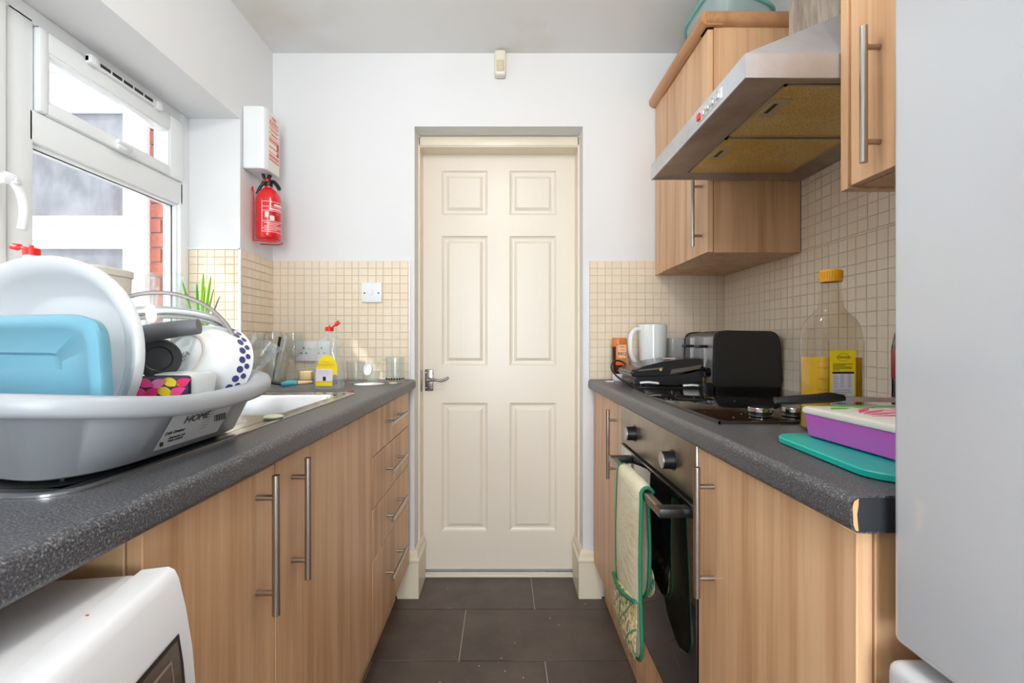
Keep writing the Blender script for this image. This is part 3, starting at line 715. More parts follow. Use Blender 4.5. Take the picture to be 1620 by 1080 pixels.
# rim plate with openings: rim ring strip to deck at two wells
bm = BM()
def strip(x0, x1, y0, y1): box(bm, x0, x1, y0, y1, ZW+.0015, ZW+.003)
loops(bm, [rrect(SX0, SX1, SY0, SY1, sr, ZW+.0004), rrect(SX0, SX1, SY0, SY1, sr, ZW+.003), rrect(SX0+.006, SX1-.006, SY0+.006, SY1-.006, sr-.006, ZW+.0038), rrect(SX0+.014, SX1-.014, SY0+.014, SY1-.014, sr-.012, ZW+.0022), rrect(SX0+.03, SX1-.03, SY0+.03, SY1-.03, sr-.02, ZW+.0022)])
box(bm, SX0+.028, SX1-.028, SY0+.028, 1.035, ZW+.0012, ZW+.0022); box(bm, SX0+.028, -.86, 1.035, SY1-.028, ZW+.0012, ZW+.0022)
box(bm, -.50, SX1-.028, 1.035, SY1-.028, ZW+.0012, ZW+.0022); box(bm, -.86, -.50, 1.435, SY1-.028, ZW+.0012, ZW+.0022)
obj('rim', bm, SINKM, sk)
bm = BM(); loops(bm, [rrect(-.862, -.498, 1.033, 1.437, .05, ZW+.0022), rrect(-.858, -.502, 1.037, 1.433, .05, ZW-.004), rrect(-.85, -.51, 1.045, 1.425, .05, ZW-.14), rrect(-.83, -.53, 1.065, 1.405, .05, ZW-.155)], cap1=True)
bo = obj('bowl', bm, SINKM, sk); obj('waste', lathe(BM(), [(0, .004), (.018, .003), (.03, .0015), (.042, .003), (.044, 0)], (-.68, 1.235, ZW-.155)), CHROME, bo)
bm = BM()
for k in range(9): tube(bm, [(-.86+k*.042, .56, ZW+.0022), (-.86+k*.042, .96, ZW+.0022)], .0035, 8)
obj('drainer_rib', bm, SINKM, sk)
# mixer tap
tp_ = thing('mixer_tap', 'curved chrome mixer tap arching over the sink bowl', 'tap', (-.905, 1.04, ZW))
bm = lathe(BM(), [(0, .0032), (.028, .0032), (.028, .010), (.022, .018), (.020, .10), (.022, .15), (.024, .20), (.018, .222), (0, .225)], (-.905, 1.04, ZW)); obj('body', bm, CHROME, tp_)
bm = BM(); tube(bm, [(-.900, 1.045, 1.135), (-.868, 1.065, 1.16), (-.815, 1.10, 1.172), (-.760, 1.145, 1.170), (-.722, 1.178, 1.158), (-.706, 1.194, 1.143), (-.704, 1.197, 1.128)], [.017, .018, .016, .013, .012, .0135, .012], 16, 6); obj('spout', bm, CHROME, tp_)
bm = BM(); tube(bm, [(-.905, 1.04, 1.165), (-.89, 1.0, 1.195), (-.86, .95, 1.215)], [.012, .009, .007], 10, 5, flat=.6); obj('lever', bm, CHROME, tp_)
# ================================================================= DISH DRAINER TUB and its contents
TZ0 = ZW+.0062
tb = thing('dish_drainer', 'grey plastic dish drainer tub with wide rim, standing on the sink drainer', 'dish drainer', (-.66, .69, TZ0))
CXt, CYt = -.672, .700
def zf(x, y, z):
    if z < 1.0: return 0
    k = (y-CYt)/.23; return .022*min(1.3, k*k)
secs = [(CXt, CYt, TZ0, .193, .180, 5), (CXt, CYt, TZ0+.004, .203, .188, 5), (CXt, CYt, 1.004, .234, .214, 4.2), (CXt, CYt, 1.0045, .256, .236, 3.8), (CXt, CYt, 1.006, .261, .241, 3.8),
        (CXt, CYt, 1.011, .264, .244, 3.8), (CXt, CYt, 1.022, .264, .244, 3.8), (CXt, CYt, 1.028, .261, .241, 3.8), (CXt, CYt, 1.031, .254, .234, 3.8), (CXt, CYt, 1.030, .238, .218, 4), (CXt, CYt, 1.024, .230, .210, 4.2), (CXt, CYt, TZ0+.010, .199, .184, 5), (CXt, CYt, TZ0+.007, .190, .178, 5)]
def shear(x, y): return y+.38*max(0, (-.52-x))*max(0, (CYt-y))/.2
tbm = loft(BM(), secs, 96, zf=zf)
for v_ in tbm.verts: v_.co.y = shear(v_.co.x, v_.co.y)
obj('tub', tbm, GREYP, tb, ang=60)
# sticker on the aisle side of the tub (follows the sloping wall)
slope = Vector((.234-.203, 0, 1.004-TZ0-.004)).normalized()
def on_side(y, z):    # point on side wall, a touch proud
    k = (z-TZ0-.004)/(1.004-TZ0-.004); rx = .203+.031*k; ry = .188+.026*k; t_ = abs((y-CYt)/ry)**4.7
    return Vector((CXt+rx*(1-t_)**(1/4.7)+.0010, y, z))
lbm = BM(); y0, y1, z0, z1 = .625, .765, .958, 1.004
V2 = [[lbm.verts.new(on_side(y0+(y1-y0)*i/12, z0+(z1-z0)*j/2)) for i in range(13)] for j in range(3)]
for j in range(2):
    for i in range(12): lbm.faces.new((V2[j][i], V2[j][i+1], V2[j+1][i+1], V2[j+1][i]))
for f in list(lbm.faces): pass
lab = obj('sticker', lbm, mat('silver_sticker', (206,208,210), .35), tb, 'pale product sticker with barcode'); 
ny = lambda y, z: on_side(y, z)+Vector((.0010, 0, 0))
text('HOME', .017, ny(.683, .994), (0,1,0), slope, INK, lab, sx=1.15)
text('Dish Drainer', .0075, ny(.648, .980), (0,1,0), slope, INK, lab)
text('Dishwasher safe\nMade of plastic', .005, ny(.658, .970), (0,1,0), slope, INK, lab)
obj('symbol', box(BM(), .0, .0006, -.003, .003, -.003, .003, mx=Matrix.Translation(ny(.632, .966))), INK, lab)
for k in range(14):
    y = .728+k*.0022+(.0006 if k % 3 else 0); w_ = .0006 if k % 2 else .0011; obj('bar', box(BM(), 0, .0004, -w_/2, w_/2, -.008, .008, mx=Matrix.Translation(ny(y, .988))), INK, lab)
for k in range(7): text('- ---- -- ---', .004, ny(.712, .999-k*.0042), (0,1,0), slope, INK, lab)

# big white oval basin on edge
M1 = Matrix.Translation((-.636, .655, 1.090)) @ Matrix.Rotation(radians(-11), 4, 'Z') @ Matrix.Rotation(radians(90), 4, 'X')
sv = [(0, 0, .000, .128, .115, 2.2), (0, 0, .004, .146, .128, 2.2), (0, 0, .010, .150, .1315, 2.2), (0, 0, .006, .150, .1315, 2.2)]
ob = loft(BM(), [(q[0], q[1], q[2], q[3]*1.16, q[4]*1.115, q[5]) for q in [(0, 0, -.040, .080, .066, 2.4), (0, 0, -.037, .090, .076, 2.4), (0, 0, -.004, .112, .096, 2.3), (0, 0, .004, .120, .104, 2.2), (0, 0, .010, .134, .114, 2.15), (0, 0, .010, .140, .1175, 2.1), (0, 0, .005, .1425, .119, 2.1), (0, 0, -.002, .1415, .118, 2.1), (0, 0, .001, .136, .114, 2.15), (0, 0, -.006, .122, .106, 2.2), (0, 0, -.014, .114, .098, 2.3), (0, 0, -.042, .094, .080, 2.4), (0, 0, -.048, .080, .066, 2.4)]], 72, M1)
obj('oval_dish', ob, mat('white_melamine', (218,219,222), .3), None, 'large white oval dish standing on edge behind the sky blue storage box lid', 'dish', ang=60)
# blue lid leaning at the near end
M2 = Matrix.Translation((-.594, .600, 1.054)) @ Matrix.Rotation(radians(-15), 4, 'Z') @ Matrix.Rotation(radians(90+3), 4, 'X') @ Matrix.Diagonal((1.16, 1.16, 1.16, 1))
bl = loft(BM(), [(0, 0, 0, .112, .069, 7), (0, 0, .010, .115, .072, 7), (0, 0, .013, .114, .071, 7), (0, 0, .0155, .108, .065, 7), (0, 0, .0155, .101, .058, 8), (0, 0, .013, .098, .055, 8), (0, 0, .012, .060, .032, 9), (0, 0, .009, .057, .029, 9)], 72, M2)
blo = obj('storage_box_lid', bl, BLUEP, None, 'sky blue plastic storage box lid standing on edge at the near end of the drainer', 'storage box', ang=40)
obj('moulded_panel', loft(BM(), [(0, 0, .0088, .058, .030, 9), (0, 0, .0092, .050, .023, 9)], 48, M2 @ Matrix.Translation((.012, -.012, 0))), BLUEP, blo)
obj('finger_tab', loft(BM(), [(.008, -.036, .0085, .020, .014, 7), (.008, -.036, .0135, .018, .012, 7)], 40, M2), BLUEP, blo)
# colourful tin with leaf print
pt = thing('patterned_tin', 'small tin printed with pink, yellow and teal leaves inside the drainer', 'tin', (-.475, .640, .955))
MT3 = Matrix.Translation((-.520, .715, 0)) @ Matrix.Rotation(radians(32), 4, 'Z')
obj('body', box(BM(), -.040, .040, -.02, .02, .9545, 1.052, .005, 3, MT3), mat('navy_tin', (30,30,52), .35), pt)
LC = [mat('leaf_pink', (238,60,140), .35), mat('leaf_yellow', (246,214,30), .35), mat('leaf_teal', (84,158,158), .35), mat('leaf_rose', (238,130,190), .35), mat('leaf_magenta', (226,20,104), .35)]
random.seed(3)
def leaf(m, mx, parent, s=1, split=True):
    up = []; lo_ = []
    for i in range(9):
        t_ = i/8; x = (t_-.5)*.024*s; w_ = .0072*s*math.sin(pi*t_**.75)
        up.append((x, w_)); lo_.append((x, -w_))
    poly = up+lo_[::-1][1:-1]
    obj('leaf', prism(BM(), [(x, 0, y) for x, y in poly], (0, -.0006, 0), mx), m, parent, smooth=False)
for r in range(7):
    for c in range(5):
        x = -.030+c*.0150+(.008 if r % 2 else 0); z = .962+r*.0134
        if x > .033: continue
        leaf(LC[(r*2+c*3+(r*c) % 2) % 5], MT3 @ Matrix.Translation((x, -.0201, z)) @ Matrix.Rotation(radians(25 if (c+r) % 2 else -25), 4, 'Y'), pt, .92)
# white soft-square container
obj('square_container', loft(BM(), [(-.512, .760, .9545, .024, .030, 5), (-.512, .760, .960, .027, .033, 5), (-.512, .760, 1.046, .034, .038, 5), (-.512, .760, 1.053, .031, .035, 5), (-.512, .760, 1.055, .024, .028, 4)], 44), mat('milky_plastic', (226,232,230), .3), None, 'milky white square plastic container beside the patterned tin', 'container')
# glass pan lid on edge
gl = thing('pan_lid', 'glass saucepan lid with steel rim and black knob, standing in the drainer', 'lid', (-.545, .745, .96))
LO, LA, UPV = Vector((-.580, .800, 1.074)), Vector((.52, -.84, .05)).normalized(), None
obj('glass', lathe(BM(), [(0, .020), (.035, .018), (.075, .010), (.112, 0), (.112, -.002), (.075, .007), (.035, .015), (0, .017)], LO, LA, 56), GLASS, gl)
obj('steel_rim', lathe(BM(), [(.111, -.005), (.115, -.004), (.117, 0), (.115, .004), (.111, .004)], LO, LA, 64, close=True), mat('dark_steel_rim', (150,142,138), .3, 1), gl)
obj('knob', lathe(BM(), [(0, .017), (.015, .018), (.012, .030), (.016, .040), (.030, .044), (.032, .048), (.030, .052), (.020, .052), (.018, .050), (0, .050)], LO, LA, 40), mat('bakelite', (40,42,44), .4), gl, 'black bakelite knob')
# white bowl with blue dots, tipped on its side
bw_ = thing('dotted_bowl', 'white ceramic bowl with a ring of navy dots, on its side in the drainer', 'bowl', (-.475, .80, .96))
BO, BA = Vector((-.548, .806, 1.080)), Vector((.16, .90, -.32)).normalized()
bp = [(0, .003), (.036, .003), (.038, -.001), (.043, -.001), (.0445, .004), (.061, .018), (.071, .040), (.078, .070), (.0795, .074), (.078, .076), (.075, .070), (.068, .042), (.055, .021), (.036, .008), (0, .006)]
obj('body', lathe(BM(), bp, BO, BA, 64), CERAM, bw_, ang=50)
obj('foot_ring', lathe(BM(), [(.0375, -.0012), (.0405, -.0024), (.0435, -.0012)], BO, BA, 48), mat('unglazed_foot', (214,202,190), .7), bw_)
uu = (Vector((0,0,1))-BA*BA.z).normalized(); vv_ = BA.cross(uu)
def bowlpt(ang, h):
    for (r0, h0), (r1, h1) in zip(bp[4:9], bp[5:9]):
        if h0 <= h <= h1: r = r0+(r1-r0)*(h-h0)/(h1-h0); tn = Vector((r1-r0, h1-h0)).normalized(); break
    rad = uu*cos(ang)+vv_*sin(ang); return BO+BA*h+rad*r, (rad*tn.y-BA*tn.x).normalized()
for k in range(26):
    ang = 2*pi*k/26
    for h_, r_, off in ((.052, .0062, 0), (.063, .0050, .12)):
        p, n_ = bowlpt(ang+off, h_); obj('dot', cyl(BM(), p-n_*.0005, p+n_*.0007, r_, n=18), NAVY, bw_)
text('IKEA', .012, BO-BA*-.0012-BA*.0005+Vector((0,0,0)), vv_*1+uu*.55, uu-vv_*.55, INK, bw_)
text('Made in Romania\nDishwasher safe', .0055, BO+BA*.0012+(-vv_*.010+uu*-.012), vv_*1+uu*.55, uu-vv_*.55, mat('grey_print', (120,120,124), .5), bw_)
# frying pan handle poking up
fp = thing('frying_pan', 'grey-handled frying pan behind the oval dish', 'pan', (-.66, .70, .96))
bm = BM(); tube(bm, [(-.655, .735, 1.098), (-.585, .732, 1.110), (-.53, .738, 1.121), (-.482, .748, 1.128)], [.014, .0145, .0135, .012], 14, 5); obj('handle', bm, mat('grey_rubber', (98,100,104), .45), fp, 'dark grey handle with water drops')
Mp = Matrix.Translation((-.80, .765, 1.068)) @ Matrix.Rotation(radians(80), 4, 'X')
obj('pan_body', loft(BM(), [(0, 0, 0, .085, .085, 2), (0, 0, .004, .09, .09, 2), (0, 0, .035, .11, .11, 2), (0, 0, .035, .108, .108, 2), (0, 0, .006, .088, .088, 2)], 48, Mp), BLACK, fp)
# bits of clear film and a whisk of shine on the far rim: clear plastic cup on its side
obj('plastic_cup', lathe(BM(), [(0, 0), (.020, 0), (.030, .07), (.0315, .072), (.029, .07), (.019, .003), (0, .003)], (-.52, .955, 1.045), (.35, .1, .55), 36), CLEARP, None, 'clear plastic cup tipped behind the dotted bowl', 'cup')

# ================================================================= ON THE SILL
def red_cap(parent, x, y, z, s=1, ang=40, dirx=1):
    b = BM(); lathe(b, [(0, 0), (.0125*s, 0), (.0125*s, .011*s), (.010*s, .013*s), (.004*s, .013*s), (.003*s, .018*s), (0, .018*s)], (x, y, z), n=28)
    a = radians(ang); p0 = Vector((x+dirx*.009*s, y, z+.012*s)); d = Vector((dirx*cos(a), 0, sin(a)))
    tube(b, [p0, p0+d*.010*s, p0+d*.014*s, p0+d*.026*s], [.0035*s, .004*s, .0075*s, .007*s], 12, 3, flat=.7)
    return obj('flip_cap', b, REDP, parent, 'open red flip cap')
rb_ = thing('detergent_bottle', 'detergent bottle with red flip cap on the sill behind the oval dish', 'bottle', (-1.07, 1.07, WZ0))
obj('body', loft(BM(), [(-1.07, 1.07, WZ0+.0005, .036, .026, 3), (-1.07, 1.07, WZ0+.17, .038, .027, 3), (-1.07, 1.07, WZ0+.225, .022, .020, 2.4), (-1.07, 1.07, WZ0+.25, .012, .012, 2)], 36), mat('cloudy_bottle', (226,228,226), .3), rb_)
red_cap(rb_, -1.07, 1.07, WZ0+.25, 1.25, 10, -1)
obj('storage_tub', loft(BM(), [(-1.075, 1.235, WZ0+.0005, .055, .06, 5), (-1.075, 1.235, WZ0+.225, .064, .07, 5), (-1.075, 1.235, WZ0+.227, .067, .073, 5), (-1.075, 1.235, WZ0+.243, .067, .073, 5), (-1.075, 1.235, WZ0+.247, .06, .066, 5)], 44), OFFW, None, 'tall off-white plastic tub with lid on the sill', 'tub')
def glassy(name, label, cat, x, y, z, prof, m=GLASS, n=36, mx=None):
    return obj(name, lathe(BM(), prof, (x, y, z), n=n), m, None, label, cat)
glassy('glass_jug', 'wide clear glass jug on the sill left of the plant', 'jug', -1.082, 1.52, WZ0+.0005, [(0, 0), (.045, 0), (.058, .05), (.060, .10), (.046, .17), (.036, .22), (.046, .272), (.044, .272), (.034, .22), (.044, .17), (.057, .10), (.055, .05), (.043, .004), (0, .004)])
glassy('glass_vase', 'clear glass vase on the sill next to the off-white tub', 'vase', -1.085, 1.385, WZ0+.0005, [(0, 0), (.035, 0), (.04, .06), (.05, .15), (.054, .25), (.052, .25), (.048, .15), (.038, .06), (.033, .004), (0, .004)])
# regrowing spring onions in a glass
pg_ = thing('spring_onion_glass', 'green spring onions regrowing in a small glass on the window sill', 'plant', (-1.075, 1.68, WZ0))
obj('glass', lathe(BM(), [(0, 0), (.026, 0), (.030, .12), (.029, .12), (.025, .004), (0, .004)], (-1.075, 1.68, WZ0+.0005), n=32), GLASS, pg_)
LEAFG = mat('onion_green', (140,196,30), .4); LEAFD = mat('onion_dark_green', (70,170,40), .4); STEM = mat('onion_pale_stem', (214,222,170), .4)
random.seed(5)
for k, (dx, dy, tx, tz, w_) in enumerate(((0, 0, .012, .295, .0055), (.006, .004, .030, .285, .005), (-.006, 0, -.006, .26, .005), (.002, -.006, .020, .25, .0045), (-.014, 0, -.052, .275, .004), (.010, 0, .060, .215, .003), (.004, .006, .040, .24, .0035))):
    x, y = -1.075+dx, 1.68+dy; b = BM()
    tube(b, [(x, y, WZ0+.006), (x+tx*.15, y, WZ0+.10), (x+tx*.5, y-.004, WZ0+tz*.66), (x+tx*.85, y-.006, WZ0+tz*.9), (x+tx, y-.006, WZ0+tz)], [w_*.9, w_, w_, w_*.8, .0012], 8, 4, flat=.5)
    obj('leaf', b, [LEAFG, LEAFG, LEAFD, LEAFG, LEAFD, mat('onion_dry', (150,140,110), .6), LEAFG][k], pg_)
    obj('stem', tube(BM(), [(x, y, WZ0+.005), (x+tx*.1, y, WZ0+.09)], w_*1.15, 8), STEM, pg_)

# ================================================================= FAR END OF LEFT WORKTOP
g = ZW+.0006
# washing-up liquid
wl = thing('washing_up_liquid', 'clear washing-up liquid bottle with yellow label and open red cap by the sink', 'bottle', (-.60, 1.632, ZW))
bx, by = -.600, 1.632
ws = [(bx, by, g, .043, .024, 4), (bx, by, g+.004, .049, .027, 4), (bx, by, g+.05, .050, .028, 3.5), (bx, by, g+.10, .044, .026, 3), (bx, by, g+.125, .036, .024, 2.6), (bx, by, g+.138, .035, .023, 2.5), (bx, by, g+.152, .043, .024, 2.5), (bx, by, g+.162, .041, .023, 2.4), (bx, by, g+.180, .022, .018, 2.2), (bx, by, g+.192, .012, .012, 2), (bx, by, g+.200, .011, .011, 2)]
obj('bottle_body', loft(BM(), ws, 48), thin('cloudy_clear_plastic', (246,249,249), 1.45, op=.12), wl)
def bface(z):
    for a, b in zip(ws, ws[1:]):
        if a[2] <= z <= b[2]: k = (z-a[2])/(b[2]-a[2]); return a[4]+(b[4]-a[4])*k
    return .02
def plate(poly, m, parent, name='label', lift=.0008, cx=bx):
    """flat-ish label patch on the camera side of the bottle"""
    b = BM(); prism(b, [(cx+x, by-bface(z)-lift, z) for x, z in poly], (0, -.0004, 0)); return obj(name, b, m, parent, smooth=False)
pol = [(-.036, g+.012), (.020, g+.012), (.022, g+.050), (.038, g+.052), (.036, g+.085), (.026, g+.105), (.012, g+.116), (-.006, g+.116), (-.022, g+.105), (-.032, g+.082), (-.037, g+.05)]
lb_ = plate(pol, YEL, wl)
obj('label_panel', box(BM(), bx-.034, bx+.021, by-.0305, by-.0300, g+.028, g+.070), mat('pale_pink_label', (236,228,238), .4), lb_)
text('Lemon\nwashing up liquid', .0085, (bx-.002, by-.0310, g+.090), (1,0,0), (0,0,1), mat('orange_print', (236,170,60), .5), lb_)
for k in range(3): text('-- --- ---- -- --- --', .0055, (bx-.007, by-.0310, g+.064-k*.006), (1,0,0), (0,0,1), mat('grey_print', (120,120,124), .5), lb_)
obj('warning_symbol', box(BM(), bx-.011, bx-.001, by-.0312, by-.0306, g+.030, g+.044), INK, lb_)
for k in range(7): obj('bar', box(BM(), bx+.024, bx+.038, by-.0295, by-.0290, g+.018+k*.0045, g+.0205+k*.0045), mat('grey_print', (120,120,124), .5), lb_)
red_cap(wl, bx, by, g+.199, 1.15, 38, 1)
# mason jar mug with utensils
jx, jy = -.905, 1.875
mj = thing('jar_mug', 'clear glass jar mug with handle holding utensils near the corner', 'mug', (jx, jy, ZW))
obj('glass', lathe(BM(), [(0, 0), (.036, 0), (.040, .006), (.041, .095), (.034, .108), (.033, .112), (.035, .114), (.033, .117), (.035, .120), (.034, .128), (.032, .128), (.031, .112), (.0385, .094), (.0375, .008), (0, .006)], (jx, jy, g), n=40), thin('thick_clear_glass', (248,251,250), 1.5, op=.05), mj)
obj('handle', tube(BM(), [(jx+.037, jy, g+.085), (jx+.058, jy-.002, g+.090), (jx+.070, jy-.003, g+.070), (jx+.069, jy-.003, g+.035), (jx+.055, jy-.001, g+.018), (jx+.038, jy, g+.022)], .005, 10, 5), GLASS, mj)
def knifey(name, label, m, p0, p1, r):
    b = BM(); tube(b, [p0, Vector(p0).lerp(Vector(p1), .55), p1], [r*.55, r, r*1.1], 10, 3, flat=.6); obj(name, b, m, None, label, 'cutlery')
knifey('table_knife', 'knife with speckled black handle in the jar mug', BLACK, (jx-.010, jy, g+.009), (jx+.022, jy-.005, g+.182), .0052)
knifey('table_knife', 'knife with pale grey handle leaning right in the jar mug', mat('pale_grey_plastic', (196,198,200), .3), (jx+.004, jy+.004, g+.009), (jx+.048, jy-.004, g+.188), .0055)
wg = (-.945, 1.945)
obj('wine_glass', lathe(BM(), [(0, 0), (.032, 0), (.030, .003), (.005, .008), (.004, .085), (.012, .095), (.036, .125), (.041, .155), (.034, .205), (.033, .205), (.039, .155), (.034, .127), (.010, .098), (0, .096)], (*wg, g), n=40), GLASS, None, 'clear wine glass in the corner behind the jar mug', 'glass')
obj('wine_glass', lathe(BM(), [(0, 0), (.030, 0), (.028, .003), (.005, .008), (.004, .085), (.012, .095), (.033, .125), (.037, .155), (.032, .20), (.031, .20), (.035, .155), (.031, .127), (.010, .098), (0, .096)], (-.872, 1.968, g), n=40), GLASS, None, 'clear wine glass right of the corner one, behind the knives', 'glass')
# black peeler lying by the sink, with blue end
pe = thing('washing_brush', 'black-handled brush with a turquoise end lying across the worktop behind the sink', 'brush', (-.80, 1.70, ZW))
obj('handle', tube(BM(), [(-.905, 1.70, g+.030), (-.86, 1.70, g+.021), (-.795, 1.70, g+.008)], [.005, .007, .0055], 10, 4), BLACK, pe)
obj('clip', tube(BM(), [(-.795, 1.70, g+.008), (-.765, 1.70, g+.014), (-.742, 1.702, g+.012)], [.009, .012, .008], 10, 4), thin('turquoise_clear', (110,206,220), 1.4, op=.35), pe)
# yellow sponge scraps in a glass dish
sp = thing('sponge_dish', 'small glass dish of yellow sponge pieces beside the jar mug', 'dish', (-.80, 1.90, ZW))
obj('glass', lathe(BM(), [(0, 0), (.036, 0), (.040, .05), (.0385, .05), (.034, .004), (0, .004)], (-.795, 1.915, g), n=32), GLASS, sp)
obj('sponge', box(BM(), -.82, -.77, 1.898, 1.932, g+.005, g+.044, .006, 3), mat('yellow_sponge', (226,196,140), .9), sp)
obj('wooden_disc', lathe(BM(), [(0, 0), (.048, 0), (.050, .004), (.048, .008), (0, .008)], (-.79, 1.83, g), n=36), WOODP, None, 'small round wooden coaster beside the jar mug', 'coaster')
# tumblers by the door
glassy('glass_tumbler', 'wide clear glass tumbler with a patterned foot right of the washing-up liquid', 'glass', -.586, 1.88, g, [(0, 0), (.032, 0), (.0345, .004), (.036, .085), (.0345, .085), (.0325, .016), (0, .014)])
tg = thing('small_glass', 'small glass with a white spoon standing in it between two clear glasses', 'glass', (-.516, 1.87, ZW))
obj('glass', lathe(BM(), [(0, 0), (.024, 0), (.027, .004), (.028, .045), (.0265, .045), (.024, .010), (0, .008)], (-.516, 1.87, g), n=32), MT['thick_clear_glass'], tg)
obj('measuring_scoop', loft(BM(), [(0, 0, 0, .006, .012, 2), (0, 0, .012, .015, .021, 2.2), (0, 0, .022, .018, .026, 2.2), (0, 0, .024, .017, .025, 2.2), (0, 0, .016, .011, .018, 2)], 32, Matrix.Translation((-.518, 1.852, g+.052)) @ Matrix.Rotation(radians(75), 4, 'X') @ Matrix.Rotation(radians(-15), 4, 'Y')), WHITEP, None, 'white plastic measuring scoop resting in the small glass', 'scoop')
bt = thing('beer_mug', 'clear glass tankard with dimpled foot nearest the door', 'mug', (-.430, 1.90, ZW))
obj('glass', lathe(BM(), [(0, 0), (.033, 0), (.036, .006), (.037, .10), (.0355, .10), (.033, .022), (0, .020)], (-.430, 1.885, g), n=40), MT['thick_clear_glass'], bt)
obj('handle', tube(BM(), [(-.466, 1.885, g+.088), (-.490, 1.885, g+.090), (-.498, 1.885, g+.07), (-.496, 1.885, g+.04), (-.484, 1.885, g+.024), (-.466, 1.885, g+.022)], .0042, 10, 5), GLASS, bt)
for k in range(12):
    a = pi+pi*k/11; obj('dimple', lathe(BM(), [(0, .0012), (.003, .001), (.0045, 0)], (-.430+.0365*cos(a), 1.885+.0365*sin(a), g+.016), (cos(a), sin(a), 0), 10), BLACKG, bt)
obj('napkin', lathe(BM(), [(0, 0), (.055, 0), (.056, .0015), (0, .0018)], (-.510, 1.80, g), n=30), mat('paper', (246,244,244), .8), None, 'flat round white paper mat in front of the tankard', 'mat')
obj('cork_stopper', lathe(BM(), [(0, 0), (.016, 0), (.016, .004), (0, .005)], (-.425, 1.83, g), n=18), mat('cork', (226,206,166), .8), None, 'flat round cork disc before the tankard', 'cork')
obj('elastic_band', tube(BM(), [(-.495+.010*cos(a/8*2*pi), 1.535+.009*sin(a/8*2*pi), g+.0012+(.002 if a % 2 else 0)) for a in range(8)], .0011, 8, closed=True), mat('band_red', (200,60,56), .5), None, 'tiny red band lying at the far corner of the sink', 'band')
obj('soap_disc', lathe(BM(), [(0, 0), (.018, 0), (.02, .003), (.016, .006), (0, .006)], (-.4795, .985, ZW+.0042), n=24), mat('soap', (224,226,190), .5), None, 'pale yellow soap sliver on the sink edge', 'soap')

# switch, socket, PIR sensor
def faceplate(name, cx, cz, w_, h_, label, cat, gang):
    o = thing(name, label, cat, (cx, YB-.006, cz))
    obj('plate', box(BM(), cx-w_/2, cx+w_/2, YB-.0165, YB-.0065, cz-h_/2, cz+h_/2, .002, 3), WHITEP, o); return o
s = faceplate('light_switch', (589.5-795)/365, 1.104+(540-463)/365, .086, .086, 'white square light switch on the tiles left of the door', 'switch', 1)
sx_, sz_ = (589.5-795)/365, 1.104+(540-463)/365
obj('rocker', box(BM(), sx_-.006, sx_+.006, YB-.0205, YB-.016, sz_-.011, sz_+.011, .0015, mx=None), WHITEP, s)
for q in (-.030, .030): obj('screw', cyl(BM(), (sx_+q, YB-.0172, sz_-.003), (sx_+q, YB-.016, sz_-.003), .0035, n=14), INK, s)
sx_, sz_ = -.816, 1.062
s = faceplate('wall_socket', sx_, sz_, .146, .086, 'white double wall socket low on the tiles behind the washing-up bottle', 'socket', 2)
for q in (-.038, .038):
    for dx, dz, ww, hh in ((0, .014, .0022, .004), (-.011, -.008, .0035, .002), (.011, -.008, .0035, .002)):
        obj('pin_hole', box(BM(), sx_+q+dx-ww, sx_+q+dx+ww, YB-.0172, YB-.016, sz_+dz-hh, sz_+dz+hh), INK, s)
    obj('rocker', box(BM(), sx_+q*.35-.006, sx_+q*.35+.006, YB-.0195, YB-.016, sz_+.010, sz_+.030, .001), WHITEP, s)
px_, pz_ = (791.5-795)/365, 0
PW = mat('aged_white_plastic', (232,226,210), .4)
s = thing('motion_sensor', 'small aged white motion sensor high on the wall above the door', 'sensor', (px_, YB, 2.28))
obj('housing', box(BM(), px_-.024, px_+.024, YB-.040, YB-.0005, 2.238, 2.347, .010, 4), PW, s)
obj('lens', box(BM(), px_-.016, px_+.016, YB-.044, YB-.035, 2.252, 2.300, .006, 3), mat('sensor_lens', (214,200,170), .5), s)
for k in range(5): obj('lens_rib', box(BM(), px_-.015, px_+.015, YB-.0452, YB-.0438, 2.257+k*.0085, 2.258+k*.0085), PW, s)

# fire blanket case
fb = thing('fire_blanket_case', 'white fire blanket case with red printing on the wall above the extinguisher', 'fire blanket', (-.955, 1.86, 1.75))
fbp = [(-.993, 1.800), (-.930, 1.800), (-.918, 1.803), (-.911, 1.812), (-.909, 1.83), (-.909, 1.915), (-.915, 1.93), (-.93, 1.935), (-.993, 1.935)]
obj('case', prism(BM(), [(x, y, 1.768) for x, y in fbp], (0, 0, .237), bev=.003), PW if False else WHITEP, fb, ang=50)
RP = REDINK
def rp(y0, y1, z0, z1, m=RP, name='printing'): obj(name, box(BM(), -.9092, -.9085, y0, y1, z0, z1), m, fb)
obj('print_panel', box(BM(), -.9091, -.9088, 1.832, 1.914, 1.77, 1.995), mat('aged_print_panel', (236,226,214), .5), fb)
text('FIRE', .020, (-.9084, 1.873, 1.982), (0,1,0), (0,0,1), RP, fb); text('BLANKET', .0165, (-.9084, 1.873, 1.966), (0,1,0), (0,0,1), RP, fb)
for z in (1.956, 1.938, 1.92, 1.905, 1.845, 1.836, 1.825): rp(1.834, 1.912, z, z+.0025)
rp(1.834, 1.912, 1.893, 1.899); rp(1.834, 1.912, 1.886, 1.889); rp(1.834, 1.912, 1.865, 1.869); rp(1.895, 1.912, 1.869, 1.893); rp(1.895, 1.912, 1.845, 1.862); rp(1.834, 1.912, 1.815, 1.820); rp(1.834, 1.912, 1.830, 1.834)
for k, s_ in enumerate(('PULL TABS TO RELEASE', 'DRAPE OVER FLAME', 'TURN OFF HEAT')): text(s_, .0062, (-.9084, 1.873, 1.949-k*.0165), (0,1,0), (0,0,1), RP, fb)
